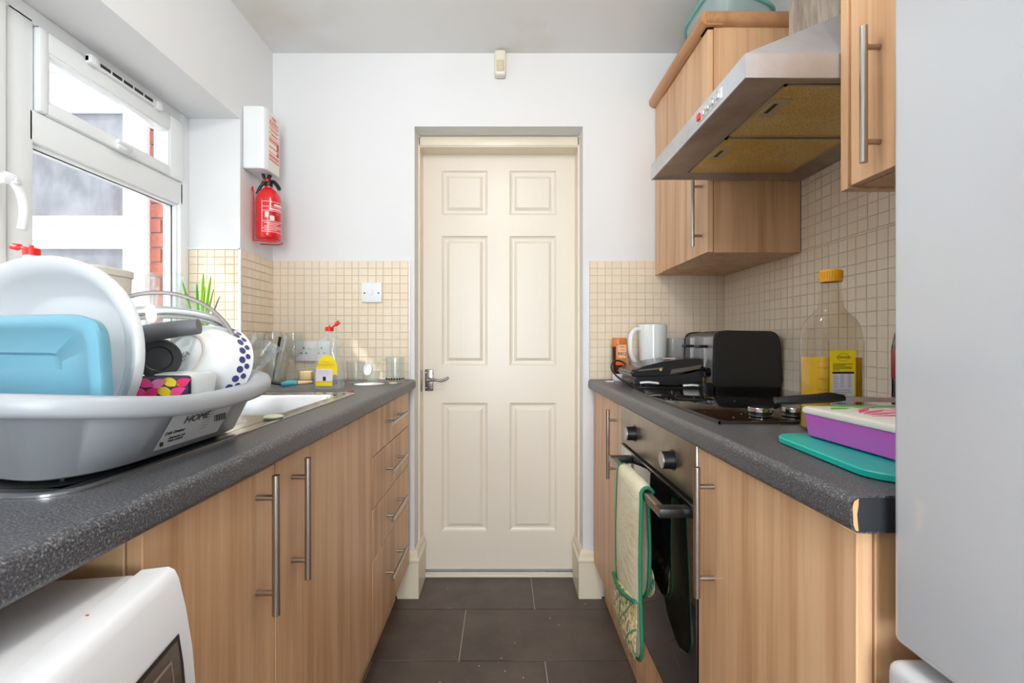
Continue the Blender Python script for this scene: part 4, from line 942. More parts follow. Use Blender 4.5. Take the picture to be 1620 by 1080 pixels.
# extinguisher
ex = thing('fire_extinguisher', 'small red fire extinguisher in its bracket on the left wall', 'extinguisher', (-.936, 1.885, 1.50))
ex0, ey0 = -.936, 1.885
obj('cylinder', lathe(BM(), [(0, 1.507), (.040, 1.507), (.046, 1.513), (.0465, 1.53), (.0465, 1.665), (.043, 1.685), (.034, 1.702), (.022, 1.712), (.015, 1.716), (.015, 1.722), (0, 1.722)], (ex0, ey0, 0), n=48), RED, ex, ang=50)
vb = BM(); lathe(vb, [(0, 1.722), (.014, 1.722), (.016, 1.728), (.016, 1.744), (.010, 1.752), (0, 1.752)], (ex0, ey0, 0), n=24)
tube(vb, [(ex0-.004, ey0-.006, 1.742), (ex0-.012, ey0-.014, 1.756), (ex0-.014, ey0-.020, 1.775), (ex0-.022, ey0-.03, 1.79)], [.007, .007, .006, .003], 10, 4, flat=.6)
tube(vb, [(ex0+.004, ey0, 1.742), (ex0+.022, ey0-.004, 1.741), (ex0+.040, ey0-.008, 1.722), (ex0+.048, ey0-.010, 1.708)], [.006, .007, .008, .007], 10, 4)
tube(vb, [(ex0-.010, ey0-.006, 1.735), (ex0-.025, ey0-.012, 1.722), (ex0-.042, ey0-.012, 1.690)], [.005, .006, .005], 10, 4)
tube(vb, [(ex0, ey0, 1.75), (ex0+.008, ey0-.01, 1.762), (ex0+.016, ey0-.012, 1.758)], [.008, .007, .004], 10, 3)
obj('valve', vb, BLACK, ex); obj('pin_clip', box(BM(), ex0-.006, ex0+.008, ey0-.020, ey0-.012, 1.738, 1.750, .002), REDP, ex)
obj('pin_ring', lathe(BM(), [(.009, -.0008), (.0105, 0), (.009, .0008)], (ex0+.018, ey0-.02, 1.752), (.2, 1, .1), 20, close=True), BRASSY, ex)
obj('gauge', cyl(BM(), (ex0-.020, ey0-.010, 1.738), (ex0-.023, ey0-.020, 1.738), .008, n=18), CHROME, ex)
br = BM(); tube(br, [(-.990, ey0-.02, 1.70), (-.987, ey0-.03, 1.705), (ex0-.046, ey0-.030, 1.700), (ex0-.046, ey0-.030, 1.52), (ex0-.040, ey0-.034, 1.503), (ex0+.010, ey0-.050, 1.499), (ex0+.045, ey0-.030, 1.500), (ex0+.048, ey0+.02, 1.501), (ex0+.01, ey0+.05, 1.501), (-.99, ey0+.04, 1.502)], .0026, 8, 3)
obj('bracket', br, RED, ex, 'red wire wall bracket')
def cylpatch(name, a0, a1, z0, z1, m, r=.0469):
    b = BM(); n = 10; A = [[b.verts.new((ex0+r*cos(radians(a0+(a1-a0)*i/n)), ey0+r*sin(radians(a0+(a1-a0)*i/n)), z)) for i in range(n+1)] for z in (z0, z1)]
    for i in range(n): b.faces.new((A[0][i], A[0][i+1], A[1][i+1], A[1][i]))
    return obj(name, b, m, ex)
WPR = mat('white_print', (240,220,220), .4); DRD = mat('deep_red_print', (176,14,30), .4)
for z in (1.652, 1.632, 1.616, 1.576, 1.548, 1.534): cylpatch('label_line', -95, 10, z, z+.0018, WPR)
cylpatch('label_line', -95, -93, 1.534, 1.652, WPR); cylpatch('label_line', 8, 10, 1.534, 1.652, WPR)
cylpatch('printing', -40, 8, 1.637, 1.645, WPR); cylpatch('printing', -62, 8, 1.622, 1.627, WPR); cylpatch('pictogram', -80, -64, 1.590, 1.612, WPR); cylpatch('pictogram', -58, -38, 1.580, 1.598, WPR); cylpatch('pictogram', -60, -36, 1.600, 1.614, DRD); cylpatch('pictogram', -30, -8, 1.58, 1.60, DRD)
for k in range(5): cylpatch('printing', -84+(k % 2)*16, -24+(k % 3)*14, 1.541+k*.0068, 1.5435+k*.0068, WPR)
# ================================================================= MICROWAVE (left foreground, under the worktop)
MWM = Matrix.Translation((-.348, .500, 0)) @ Matrix.Rotation(radians(8.5), 4, 'Z')
# local: x out of the worktop (0 = front), y from 0 (far end) to -.46, z up
mw = thing('microwave', 'white microwave with rounded front edge under the left worktop', 'microwave', (-.50, .28, .585))
MWW = mat('microwave_white', (236,236,238), .32)
obj('casing', box(BM(), -.36, -.033, -.452, -.004, .590, .862, .004, 2, MWM), MWW, mw)
fb_ = BM(); prof = [(-.032, .864), (-.006, .8655), (0.000, .862), (.004, .853), (.011, .82), (.017, .78), (.021, .73), (.021, .68), (.017, .63), (.006, .588), (-.032, .586)]
# bezel with a recessed window, front surface swept along y
WYa, WYb, WZa, WZb = -.36, -.022, .625, .806
t = bmesh.new(); ys = [-.456, WYb-.34, WYb, 0.0]
prism(fb_, [(x, -.456, z) for x, z in prof], (0, .456, 0), MWM)
obj('front_frame', fb_, MWW, mw, ang=60)
def fx(z):
    for (x0, z0), (x1, z1) in zip(prof, prof[1:]):
        if z1 <= z <= z0: return x0+(x1-x0)*(z0-z)/(z0-z1)
    return 0
pb = BM(); zs_ = [WZa+(WZb-WZa)*k/8 for k in range(9)]
A = [[pb.verts.new(MWM @ Vector((fx(z)+.0012, y, z))) for z in zs_] for y in (WYa, WYb)]
for k in range(8): pb.faces.new((A[0][k], A[0][k+1], A[1][k+1], A[1][k]))
wn = obj('door_window', pb, mat('microwave_window', (92,76,66), .12, spec=.6), mw, 'brown tinted door window')
pb = BM()
for y0, y1, z0, z1 in ((WYa, WYb, WZb-.004, WZb), (WYb-.003, WYb, WZa, WZb)):
    zz_ = [z0+(z1-z0)*k/6 for k in range(7)]; A = [[pb.verts.new(MWM @ Vector((fx(z)+.0018, y, z))) for z in zz_] for y in (y0, y1)]
    for k in range(6): pb.faces.new((A[0][k], A[0][k+1], A[1][k+1], A[1][k]))
obj('window_edge', pb, INK, wn)
pb = BM(); A = [[pb.verts.new(MWM @ Vector((fx(z)+.0018, y, z))) for z in (.700, .74, .781)] for y in (-.30, -.038)]
pb2 = BM()
for (ya, yb_, za, zb) in ((-.30, -.040, .788, .791), (-.042, -.040, .68, .791)):
    zz_ = [za+(zb-za)*k/4 for k in range(5)]; A = [[pb2.verts.new(MWM @ Vector((fx(z)+.0018, y, z))) for z in zz_] for y in (ya, yb_)]
    for k in range(4): pb2.faces.new((A[0][k], A[0][k+1], A[1][k+1], A[1][k]))
pb.free(); obj('window_line', pb2, mat('pale_brown_line', (150,132,120), .3), wn)
obj('food_spot', box(BM(), -.0012, .0012, -.0008, .0008, 0, .0005, mx=MWM @ Matrix.Translation((-.028, -.085, .8645))), REDP, mw, 'tiny orange food spot')
for fx_ in (-.34, -.08):
    for fy_ in (-.42, -.06): obj('foot', box(BM(), fx_, fx_+.04, fy_, fy_+.04, .581, .590, mx=MWM), BLACK, mw)
sh_ = thing('microwave_stand', 'plain board stand under the white microwave, below the picture', 'stand', (-.6, .25, 0))
obj('board', box(BM(), -.95, -.36, .0, .5, .560, .5805), WOODP, sh_)
for x in (-.93, -.40):
    for y in (.02, .46): obj('leg', box(BM(), x, x+.03, y, y+.03, .0005, .560), WOODP, sh_)

# ================================================================= ON THE RIGHT WORKTOP
# black toaster
tx0, tx1, ty0, ty1 = .715, .948, 1.595, 1.86
to = thing('toaster', 'black four-slice toaster against the tiles behind the hob', 'toaster', (.83, 1.73, ZW))
TB = mat('toaster_black', (34,34,36), .28, spec=.6); TG = mat('toaster_graphite', (150,150,154), .28, .6)
b = BM(); pf_ = [(tx0, ZW+.012), (tx1-.004, ZW+.012), (tx1, ZW+.03), (tx1-.006, ZW+.165), (tx1-.014, ZW+.186), (tx1-.03, ZW+.196), (tx0+.05, ZW+.199), (tx0+.016, ZW+.193), (tx0+.006, ZW+.18)]
prism(b, [(x, ty0+.012, z) for x, z in pf_], (0, ty1-ty0-.024, 0)); obj('body', b, TB, to, ang=50)
b = BM(); pf2 = [(tx0-.001, ZW+.010), (tx1-.003, ZW+.010), (tx1+.001, ZW+.03), (tx1-.005, ZW+.168), (tx1-.014, ZW+.188), (tx1-.03, ZW+.199), (tx0+.04, ZW+.202), (tx0+.012, ZW+.196), (tx0+.001, ZW+.178)]
obj('side_panel', prism(BM(), [(x, ty0, z) for x, z in pf2], (0, .012, 0), bev=.004), TB, to, ang=50); obj('side_panel', prism(BM(), [(x, ty1-.012, z) for x, z in pf2], (0, .012, 0), bev=.004), TB, to, ang=50); b.free()
b = BM(); prism(b, [(x+tx0, ty0+.012, z) for x, z in ((-.004, ZW+.014), (.004, ZW+.014), (.014, ZW+.186), (.004, ZW+.180))], (0, ty1-ty0-.024, 0)); cpn = obj('control_face', b, TG, to, 'graphite control face')
for yy in (1.665, 1.785):
    obj('lever_slot', box(BM(), tx0-.0045, tx0+.004, yy-.0022, yy+.0022, ZW+.075, ZW+.178), STEEL, cpn)
    obj('lever', box(BM(), tx0-.028, tx0+.004, yy-.021, yy+.021, ZW+.142, ZW+.152, .004, 3), BLACK, to)
    for k in range(3): obj('button', cyl(BM(), (tx0-.001, yy+.026, ZW+.055+k*.018), (tx0-.007, yy+.026, ZW+.055+k*.018), .0045, n=14), BLACK, cpn)
    obj('browning_dial', lathe(BM(), [(0, 0), (.016, 0), (.015, .014), (0, .016)], (tx0-.002, yy-.040, ZW+.058), (-1, 0, 0), 28), BLACKG, to) if yy < 1.7 else None
for yy in (1.64, 1.70, 1.76, 1.82): obj('bread_slot', box(BM(), tx0+.04, tx1-.04, yy-.009, yy+.009, ZW+.1985, ZW+.2005), BLACK, to)
obj('base', box(BM(), tx0+.01, tx1-.01, ty0+.01, ty1-.01, ZW+.0008, ZW+.014, .003), BLACK, to)

# contact grill
gr = thing('contact_grill', 'black contact grill with curved lid in front of the white jug', 'grill', (.58, 1.72, ZW))
GB = mat('grill_black', (40,40,42), .22, spec=.7)
gy0, gy1 = 1.648, 1.83
def gprism(pts, m, name, y0=gy0, y1=gy1, bev=.004, **k):
    o = obj(name, prism(BM(), [(x, y0, ZW+z) for x, z in pts], (0, y1-y0, 0), bev=bev), m, gr, ang=50, **k); return o
gprism([(.465, .016), (.475, .012), (.698, .012), (.705, .018), (.705, .058), (.69, .062), (.62, .044), (.475, .042), (.463, .036)], GB, 'lower_body')
gprism([(.446, .046), (.462, .038), (.600, .046), (.690, .066), (.700, .075), (.705, .098), (.690, .104), (.640, .104), (.560, .094), (.500, .080), (.460, .068), (.446, .058)], GB, 'lid', gy0-.004, gy1+.004, .007)
gprism([(.585, .050), (.688, .069), (.697, .083), (.590, .066)], mat('grill_champagne', (150,140,128), .3, .8), 'lid_side_inlay', gy0-.0055, gy0-.003, .0005)
gprism([(.470, .060), (.560, .068), (.560, .074), (.478, .066)], mat('grill_champagne', (150,140,128), .3, .8), 'lid_stripe', gy0-.0055, gy0-.003, .0005)
gprism([(.690, .062), (.703, .052), (.7085, .072), (.704, .102), (.694, .106)], BLACK, 'hinge', gy0+.02, gy1-.02)
obj('drip_lever', tube(BM(), [(.48, gy0-.004, ZW+.020), (.51, gy0-.007, ZW+.022), (.545, gy0-.004, ZW+.018)], .0045, 8, 4, flat=.6), WHITEP, gr)
obj('drip_lever', tube(BM(), [(.63, gy0-.004, ZW+.010), (.66, gy0-.007, ZW+.012), (.695, gy0-.004, ZW+.009)], .0045, 8, 4, flat=.6), WHITEP, gr)
obj('indicator_lamp', cyl(BM(), (.5515, gy0-.003, ZW+.066), (.5515, gy0-.0075, ZW+.066), .0045, n=14), mat('amber_lens', (230,190,90), .3), gr, 'amber indicator lamp')
for x in (.49, .69):
    for y in (1.67, 1.81): obj('foot', cyl(BM(), (x, y, ZW+.0006), (x, y, ZW+.016), .011, n=14), BLACK, gr)
obj('maker_badge', box(BM(), .585, .625, 1.70, 1.73, ZW+.101, ZW+.1045, mx=None), mat('badge', (220,200,200), .3), gr)
obj('power_cable', tube(BM(), [(.500, 1.845, ZW+.058), (.472, 1.86, ZW+.084), (.440, 1.85, ZW+.088), (.416, 1.80, ZW+.072), (.413, 1.76, ZW+.050), (.428, 1.71, ZW+.028), (.46, 1.655, ZW+.008), (.475, 1.63, ZW+.0045), (.52, 1.622, ZW+.0045), (.60, 1.62, ZW+.0045), (.68, 1.615, ZW+.0045)], .0036, 10, 6), BLACK, gr)
pl = thing('mains_plug', 'black three-pin plug lying before the toaster with brass pins up', 'plug', (.70, 1.60, ZW))
obj('plug_body', loft(BM(), [(.696, 1.610, ZW+.0006, .022, .022, 3), (.696, 1.610, ZW+.018, .022, .022, 3), (.696, 1.610, ZW+.024, .016, .017, 3)], 28), BLACK, pl)
for dx, dy, hh_ in ((-.011, -.004, .018), (.011, -.004, .018), (0, -.012, .010)): obj('pin', box(BM(), .696+dx-.002, .696+dx+.002, 1.61+dy-.0012, 1.61+dy+.0012, ZW+.0235, ZW+.024+hh_), mat('brass', (226,190,90), .25, 1), pl)
# white jug mug
jg = thing('white_jug', 'large white ceramic mug with handle behind the contact grill', 'mug', (.614, 1.945, ZW))
obj('body', lathe(BM(), [(0, 0), (.046, 0), (.050, .004), (.0505, .02), (.0575, .225), (.0565, .232), (.053, .233), (.0525, .225), (.046, .02), (0, .016)], (.620, 1.945, g), n=56), CERAM, jg, ang=50)
obj('handle', tube(BM(), [(.573, 1.935, g+.212), (.545, 1.93, g+.212), (.526, 1.927, g+.185), (.524, 1.927, g+.13), (.536, 1.93, g+.09), (.556, 1.935, g+.070), (.576, 1.938, g+.066)], [.009, .0105, .011, .011, .010, .009, .008], 14, 6, flat=.75), CERAM, jg)
# barbecue sauce, upside down squeezy bottle
bq = thing('barbecue_sauce', 'upside-down squeezy bottle of barbecue sauce in the far corner left of the white mug', 'sauce bottle', (.487, 1.965, ZW))
sx, sy = .487, 1.965
obj('white_cap', lathe(BM(), [(0, 0), (.026, 0), (.0275, .002), (.0275, .026), (.0255, .029), (0, .029)], (sx, sy, g), n=36), WHITEP, bq)
SAUCE = mat('barbecue_brown', (70,22,14), .15, coat=.4)
obj('sauce', loft(BM(), [(sx, sy, g+.029, .020, .018, 2.2), (sx, sy, g+.036, .027, .022, 2.3), (sx, sy, g+.075, .0305, .023, 2.4), (sx, sy, g+.142, .0305, .023, 2.4)], 36), SAUCE, bq)
obj('orange_top', loft(BM(), [(sx, sy, g+.1422, .0307, .0232, 2.4), (sx, sy, g+.172, .0300, .0228, 2.4), (sx, sy, g+.178, .027, .020, 2.4)], 36), mat('orange_brown', (206,120,44), .25), bq)
lb2 = obj('label', box(BM(), sx-.020, sx+.026, sy-.0245, sy-.0238, g+.066, g+.152, .003, 2), mat('label_orange', (232,120,60), .4), bq)
obj('label_badge', box(BM(), sx-.010, sx+.022, sy-.0252, sy-.0246, g+.095, g+.150, .0003, 1), mat('label_cream', (240,196,150), .4), lb2)
text('BBQ', .018, (sx+.006, sy-.0256, g+.113), (1,0,0), (0,0,1), SAUCE, lb2); text('HEINZ', .008, (sx+.006, sy-.0256, g+.141), (1,0,0), (0,0,1), SAUCE, lb2); text('CLASSIC', .006, (sx+.006, sy-.0256, g+.128), (1,0,0), (0,0,1), SAUCE, lb2)
obj('leaf_mark', cyl(BM(), (sx+.010, sy-.0246, g+.084), (sx+.010, sy-.0254, g+.084), .006, n=14), LEAFD, lb2)
# clear tub behind grill
obj('clear_tub', loft(BM(), [(.725, 1.965, g, .035, .030, 4), (.725, 1.965, g+.178, .041, .036, 4), (.725, 1.965, g+.178, .0395, .0345, 4), (.725, 1.965, g+.004, .034, .029, 4)], 40), thin('milky_clear', (240,242,242), 1.4, op=.2), None, 'milky clear plastic tub between the white mug and the toaster', 'tub')
obj('torn_paper', prism(BM(), [(.420, 1.90, g), (.447, 1.895, g), (.450, 1.915, g), (.440, 1.925, g+.0), (.418, 1.918, g)], (0, 0, .004)), WHITEP, None, 'scrap of white paper at the far edge of the right worktop', 'paper')

# olive oil bottle
ox, oy = .601, .862
oo = thing('oil_bottle', 'clear plastic bottle half full of golden oil with yellow cap and label', 'bottle', (ox, oy, ZW))
R45 = Matrix.Translation((ox, oy, 0)) @ Matrix.Rotation(radians(0), 4, 'Z')
osec = [(g, .040, .030, 4), (g+.005, .0445, .035, 4), (g+.150, .0445, .035, 4), (g+.172, .0445, .035, 3.6), (g+.190, .043, .034, 3), (g+.204, .037, .031, 2.6), (g+.214, .028, .026, 2.2), (g+.224, .0205, .0205, 2), (g+.240, .0175, .0175, 2), (g+.268, .0150, .0150, 2), (g+.272, .0165, .0165, 2)]
obj('bottle_body', loft(BM(), [(0, 0, z, a, b_, e) for z, a, b_, e in osec], 64, R45), OILB, oo, ang=60)
obj('oil', loft(BM(), [(0, 0, g+.002, .038, .028, 4), (0, 0, g+.006, .0425, .033, 4), (0, 0, g+.135, .0425, .033, 4)], 64, R45), OIL, oo, 'golden oil')
for k in range(6):
    zz_ = g+.022+k*.019
    for xa, xb in ((-.043, -.030), (-.0265, -.0245)): obj('grip_rib', tube(BM(), [(ox+xa, oy-.0345+(.005 if xa < -.04 else 0), zz_), (ox+(xa+xb)/2, oy-.0357, zz_-.001), (ox+xb, oy-.0354, zz_)], .0010, 6), OILB, oo)
for xa in (-.0285, .0225, .034): obj('moulded_rib', tube(BM(), [(ox+xa, oy-.0352, g+.01), (ox+xa, oy-.0352, g+.165)], .0010, 6), OILB, oo)
cp = BM(); lathe(cp, [(0, 0), (.0175, 0), (.0180, .004), (.0178, .019), (.0165, .0215), (0, .022)], (ox, oy, g+.272), n=40); cpo = obj('cap', cp, GOLD, oo, 'yellow screw cap')
cp = BM()
for k in range(30): a = 2*pi*k/30; box(cp, -.0005, .0005, -.0006, .0006, .006, .019, mx=Matrix.Translation((ox+.0181*cos(a), oy+.0181*sin(a), g+.272)))
obj('knurling', cp, GOLD, cpo)
lyy = oy-.0365
lx = ox-.0222
lo1 = obj('label', box(BM(), lx-.0045, lx+.0400, lyy-.0003, lyy+.0008, g+.012, g+.148), YEL, oo, 'yellow label with nutrition table')
obj('oval_emblem', lathe(BM(), [(.0092, -.0002), (.0098, 0), (.0092, .0002)], (0, 0, 0), (0, 0, 1), 36, close=True), mat('gold_print', (150,110,20), .4), lo1)
em = bpy.data.objects['oval_emblem']; em.data.transform(Matrix.Translation((lx+.0185, lyy-.0006, g+.136)) @ Matrix.Rotation(radians(90), 4, 'X') @ Matrix.Diagonal((1, .72, 1, 1)))
text('Olivetta', .0075, (lx+.0185, lyy-.0006, g+.136), (1,0,.05), (0,0,1), mat('gold_print', (150,110,20), .4), lo1)
for k, q in enumerate((.0330, .020, .031, .031, .010)): obj('text_line', box(BM(), lx, lx+q+.002, lyy-.0008, lyy-.0002, g+.1235-k*.0026, g+.1245-k*.0026), mat('olive_print', (110,90,20), .5), lo1)
obj('nutrition_panel', box(BM(), lx-.001, lx+.037, lyy-.0006, lyy-.0002, g+.014, g+.110), YELW, lo1)
obj('panel_heading', box(BM(), lx-.001, lx+.037, lyy-.0009, lyy-.0004, g+.107, g+.1105), INK, lo1)
random.seed(11); gp = MT['grey_print']
for k in range(8):
    for xa, q in ((.001, random.uniform(.005, .009)), (.013, .006), (.026, .006)): obj('text_line', box(BM(), lx+xa, lx+xa+q, lyy-.0009, lyy-.0005, g+.1045-k*.0030, g+.1052-k*.0030), gp, lo1)
for k in range(5): obj('text_line', box(BM(), lx+.001, lx+.001+random.uniform(.022, .034), lyy-.0009, lyy-.0005, g+.078-k*.0036, g+.0788-k*.0036), gp, lo1)
text('1 Litre e', .0062, (lx+.011, lyy-.0009, g+.0555), (1,0,0), (0,0,1), INK, lo1); obj('purple_mark', box(BM(), lx+.0015, lx+.0125, lyy-.0010, lyy-.0004, g+.044, g+.0505), mat('plum_print', (92,40,80), .4), lo1)

# dark bottle at the fridge edge
db = thing('dark_bottle', 'dark brown bottle half hidden by the fridge edge', 'bottle', (.672, .795, ZW))
obj('bottle_body', lathe(BM(), [(0, 0), (.032, 0), (.034, .004), (.034, .155), (.030, .178), (.018, .19), (.013, .197), (.013, .215), (0, .215)], (.7045, .800, g), n=40), mat('dark_brown_glass', (40,28,26), .08, coat=.5), db)
obj('label', lathe(BM(), [(.0343, .10), (.0346, .101), (.0346, .149), (.0343, .15)], (.7045, .800, g), n=40), mat('wine_red_label', (150,40,50), .4), db)

# teal board, purple tin with tray, knife
TZb = g+.0095
Mb = Matrix.Translation((.612, .655, 0)) @ Matrix.Rotation(radians(-4), 4, 'Z')
bm = BM(); loops(bm, [[(x, y, z) for x, y, z in rrect(-.172, .172, -.13, .13, .045-e, zq, 10)] if False else rrect(-.172+e, .172-e, -.13+e, .13-e, .045-e, zq, 10) for e, zq in ((.002, g), (0, g+.0015), (0, g+.008), (.0018, g+.0095))], True, True)
bmesh.ops.transform(bm, matrix=Mb, verts=bm.verts); obj('chopping_board', bm, TEAL, None, 'teal plastic chopping board under the purple tin', 'board')
pn = thing('baking_tin', 'purple rectangular tin with a cream floral lid on the teal board', 'tin', (.62, .645, TZb))
Mt = Matrix.Translation((.617, .645, 0)) @ Matrix.Rotation(radians(2.0), 4, 'Z')
bm = BM(); hw_, hd2 = .124, .137; T0 = TZb+.0006
loops(bm, [rrect(-hw_+.005+e, hw_-.005-e, -hd2+.005+e, hd2-.005-e, .018, zq, 8) for e, zq in ((.004, T0), (0, T0+.003))]+[rrect(-hw_, hw_, -hd2, hd2, .02, T0+.037, 8), rrect(-hw_+.002, hw_-.002, -hd2+.002, hd2-.002, .018, T0+.038, 8)], True, True)
bmesh.ops.transform(bm, matrix=Mt, verts=bm.verts); obj('tin_body', bm, PURPLE, pn)
CREAM = mat('cream_lid', (236,232,220), .3)
bm = BM(); L0 = T0+.038
loops(bm, [rrect(-hw_-.002+e, hw_+.002-e, -hd2-.002+e, hd2+.002-e, .02, zq, 8) for e, zq in ((.001, L0), (0, L0+.002), (.001, L0+.008), (.004, L0+.0105))], True, True)
bmesh.ops.transform(bm, matrix=Mt, verts=bm.verts); lid = obj('floral_lid', bm, CREAM, pn, 'cream lid with pink and green flowers')
def patch(poly, m, name):
    obj(name, prism(BM(), [(x, y, L0+.0105) for x, y in poly], (0, 0, .0004), Mt), m, lid, smooth=False)
PK = mat('petal_pink', (240,84,140), .35); PL = mat('petal_pale', (246,180,190), .35); GN = mat('leaf_print_green', (96,206,70), .35); EM = mat('print_emerald', (10,170,120), .35)
def petal(cx, cy, a, l, w_, m, name='petal'):
    a = radians(a); pts = []
    for i in range(9): t_ = i/8; pts.append((t_*l, w_*math.sin(pi*t_)))
    pts += [(x, -y*.6) for x, y in pts[::-1][1:-1]]
    patch([(cx+x*cos(a)-y*sin(a), cy+x*sin(a)+y*cos(a)) for x, y in pts], m, name)
petal(-.108, .085, 20, .045, .010, GN, 'leaf_print'); petal(-.085, .118, -10, .055, .007, GN, 'leaf_print'); petal(-.06, .10, 5, .10, .008, GN, 'leaf_print')
for a in (18, 30, 42, 5): petal(-.100+a*.0002, .015+a*.0008, a, .075, .0065, PK)
for a in (70, 95, 120, 50): petal(.0, .03, a, .07, .012, PL)
for a in (-60, -30, 0, 30): petal(.02, .0, a, .08, .012, PK)
petal(-.10, -.06, 30, .06, .010, PK); petal(-.09, -.09, 10, .06, .008, GN, 'leaf_print')
patch([(-.062+.005*cos(k), -.012+.005*sin(k)) for k in [2*pi*q/12 for q in range(12)]], EM, 'dot_print'); patch([(-.03+.004*cos(k), .10+.004*sin(k)) for k in [2*pi*q/12 for q in range(12)]], EM, 'dot_print')
kn = thing('kitchen_knife', 'long kitchen knife with black handle laid across the floral lid', 'knife', (.55, .77, L0+.0105))
kz = L0+.0115
obj('handle', tube(BM(), [(.452, .782, kz+.0055), (.475, .778, kz+.0072), (.51, .772, kz+.010), (.535, .769, kz+.0125), (.556, .766, kz+.0120)], [.006, .0078, .0085, .0095, .0055], 16, 5, flat=.75), BLACK, kn)
obj('blade', prism(BM(), [(.548, .766, kz+.0095), (.560, .765, kz+.006), (.70, .741, kz+.0066), (.742, .733, kz+.010), (.70, .741, kz+.0125), (.56, .765, kz+.0135)], (.0025, .016, 0)), STEEL, kn)

# plastic tub on wall cabinet
ct = thing('teal_tub', 'frosted teal-rimmed plastic tub on top of the far wall cabinet', 'tub', (.81, 1.73, 2.156))
cx_, cy_ = .815, 1.715
def tzf(x, y, z): return 0 if z < 2.2 else -(x-cx_)*.36+(y-cy_)*.05
obj('tub_body', loft(BM(), [(cx_, cy_, 2.1566, .085, .10, 4), (cx_, cy_, 2.162, .090, .105, 4), (cx_, cy_, 2.255, .112, .150, 4), (cx_, cy_, 2.256, .110, .148, 4), (cx_, cy_, 2.166, .087, .10, 4)], 56, zf=tzf), TEALC, ct, ang=60)
obj('tub_rim', loft(BM(), [(cx_, cy_, 2.252, .113, .151, 4), (cx_, cy_, 2.252, .120, .160, 4), (cx_, cy_, 2.262, .121, .161, 4), (cx_, cy_, 2.262, .111, .149, 4), (cx_, cy_, 2.252, .113, .151, 4)], 56, zf=tzf, cap0=False, cap1=False), TEALR, ct, ang=60)

# ================================================================= DOUBLE OVEN GLOVE over the oven handle
og = thing('oven_glove', 'cream padded double oven glove with green piping hanging over the oven handle', 'oven glove', (.33, 1.18, .76))
CLO = mat('cream_cotton', (226,218,190), .85); v = coords(CLO); base(CLO, ramp(CLO, noise(CLO, v, 8, 4, .6), [(.4, (228,222,198)), (.7, (214,202,166))])); bump(CLO, noise(CLO, coords(CLO, (1, 1, 3)), 26, 3), .7, .004)
GRE = mat('green_piping', (26,118,84), .7)
PRT = mat('floral_quilt_print', (226,214,184), .85); v = coords(PRT); vo = N(PRT, 'ShaderNodeTexVoronoi'); vo.inputs['Scale'].default_value = 130; L(PRT, v, vo.inputs['Vector'])
pcol = ramp(PRT, vo.outputs['Color'], [(.2, (58,120,84)), (.36, (226,216,180)), (.56, (236,226,190)), (.68, (206,150,84)), (.8, (214,200,120))])
wv = N(PRT, 'ShaderNodeTexWave'); wv.inputs['Scale'].default_value = 9; mpq = coords(PRT, (1,1,1)); L(PRT, mpq, wv.inputs['Vector']); wv.bands_direction = 'DIAGONAL'
base(PRT, mixc(PRT, ramp(PRT, wv.outputs['Fac'], [(.0, (1.0,1.0,1.0)), (.05, (0.0,0.0,0.0))]), pcol, (84,140,104))); bump(PRT, wv.outputs['Fac'], .5, .004)
def glove_sheet(rows, thick, m, name, parent, pipe=True, puff=0, label=None, tilt=0):
    """rows: (x, z, yc, halfwidth) down the length; builds a padded sheet"""
    P_ = [Vector(r) for r in rows]; n = 12; bm = BM(); F = []; Bk = []
    for i, r in enumerate(P_):
        a = P_[max(i-1, 0)]; b_ = P_[min(i+1, len(P_)-1)]; tx, tz = b_[0]-a[0], b_[1]-a[1]; l = math.hypot(tx, tz) or 1; nx, nz = tz/l, -tx/l
        f = []; k = []
        for j in range(n+1):
            s_ = -1+2*j/n; th = thick*(1-abs(s_)**4)*.5+.0008; qlt = 1+.12*sin(i*1.3)
            if i in (0, len(P_)-1): th *= .35
            y = r[2]+s_*r[3]; dz = -tilt*s_*max(0, i/(len(P_)-1)-.3); f.append(bm.verts.new((r[0]-nx*-th*qlt, y, r[1]+nz*th*qlt+dz))); k.append(bm.verts.new((r[0]+nx*-th, y, r[1]-nz*th+dz)))
        F.append(f); Bk.append(k)
    for G in (F, Bk):
        for A, B in zip(G, G[1:]):
            for j in range(n): bm.faces.new((A[j], A[j+1], B[j+1], B[j]))
    m_ = len(F)-1
    for i in range(m_):
        for j in (0, n): bm.faces.new((F[i][j], F[i+1][j], Bk[i+1][j], Bk[i][j]))
    for i in (0, m_):
        for j in range(n): bm.faces.new((F[i][j], F[i][j+1], Bk[i][j+1], Bk[i][j]))
    o = obj(name, bm, m, parent, label, ang=70)
    return o
def hw2(z, zt, h0, zb=None):      # rounded end near zb
    return h0
def end_round(z, zb, r): 
    d = z-zb
    return 1 if d > r else max(.12, math.sqrt(max(0, 1-((r-d)/r)**2)))
XB = .331; top = .7655
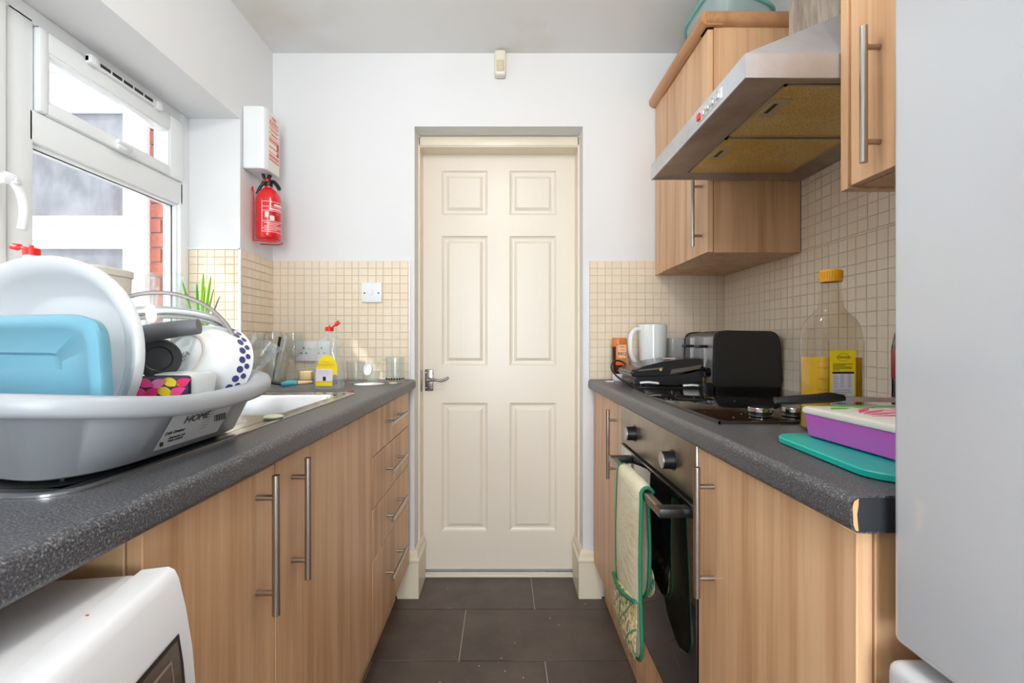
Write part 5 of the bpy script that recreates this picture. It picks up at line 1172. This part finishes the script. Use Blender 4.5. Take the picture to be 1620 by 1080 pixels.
# main sheet: outer end (aisle side) up, over, inner end down
def arc():
    rows = []
    for k in range(17): z = .348+(.745-.348)*k/16; rows.append((.316-.006*sin(k/16*pi), z, 1.180-.02*(1-k/16), .108*end_round(z, .348, .075)*(1+.03*sin(pi*k/16))))
    for k in range(1, 8): a = pi-pi*k/8; rows.append((.3315+.0155*cos(a), .750+.0185*sin(a), 1.183+.006*k/8, .105))
    for k in range(13): z = .742-(.742-.455)*k/12; rows.append((.3475+.006*sin(k/12*pi), z, 1.226, .095*end_round(z, .455, .065)))
    return rows
rows_ = arc()
main = glove_sheet(rows_, .011, CLO, 'padded_strip', og)
side = lambda rr, s_: [(x, yc+s_*h_, z) for x, z, yc, h_ in rr]
obj('piping', tube(BM(), side(rows_, -1), .0042, 8), GRE, og); obj('piping', tube(BM(), side(rows_, 1), .0042, 8), GRE, og)
e0, e1 = rows_[0], rows_[-1]
for e in (e0, e1): obj('piping', tube(BM(), [(e[0], e[2]-e[3], e[1]), (e[0], e[2]+e[3], e[1])], .0042, 8), GRE, og)
# pockets
pk = [];
for k in range(11): z = .350+(.492-.350)*k/10; pk.append((.3105-.012*sin(min(1, k/7)*pi*.75), z, 1.161+.0008*k, .107*end_round(z, .348, .075)))
pocket = glove_sheet(pk, .009, PRT, 'hand_pocket', og, label='quilted floral print pocket with a scorch mark', tilt=.032)
obj('pocket_piping', tube(BM(), [(pk[-1][0]-.002, pk[-1][2]-pk[-1][3], .516), (pk[-1][0]-.007, pk[-1][2]-.05, .498), (pk[-1][0]-.008, pk[-1][2], .484), (pk[-1][0]-.006, pk[-1][2]+.05, .476), (pk[-1][0]-.002, pk[-1][2]+pk[-1][3], .478)], .0046, 8, 4), GRE, og)
obj('scorch_mark', lathe(BM(), [(0, .0015), (.010, .001), (.017, 0)], (.2985, 1.178, .425), (-1, 0, 0), 16), mat('scorch_brown', (150,96,52), .9), pocket)
pk = [(.3600+.006*sin(k/8*pi), .458+(.555-.458)*k/8, 1.226, .093*end_round(.458+(.555-.458)*k/8, .455, .065)) for k in range(9)]
glove_sheet(pk, .007, PRT, 'hand_pocket', og)
obj('hanging_loop', tube(BM(), [(.325, 1.288, .735), (.322, 1.300, .728), (.328, 1.302, .716), (.330, 1.290, .722)], .003, 8, 4), GRE, og)
# floor specks
fs = BM(); random.seed(21)
for i in range(16):
    x, y = random.uniform(-.33, .35), random.uniform(1.5, 2.15); s_ = random.uniform(.0006, .0018); box(fs, x-s_, x+s_, y-s_, y+s_, .0008, .0008+s_)
obj('floor_crumbs', fs, mat('pale_crumb', (220,210,196), .8), None, 'tiny pale crumbs scattered over the dark floor tiles', 'crumbs', kind='stuff')
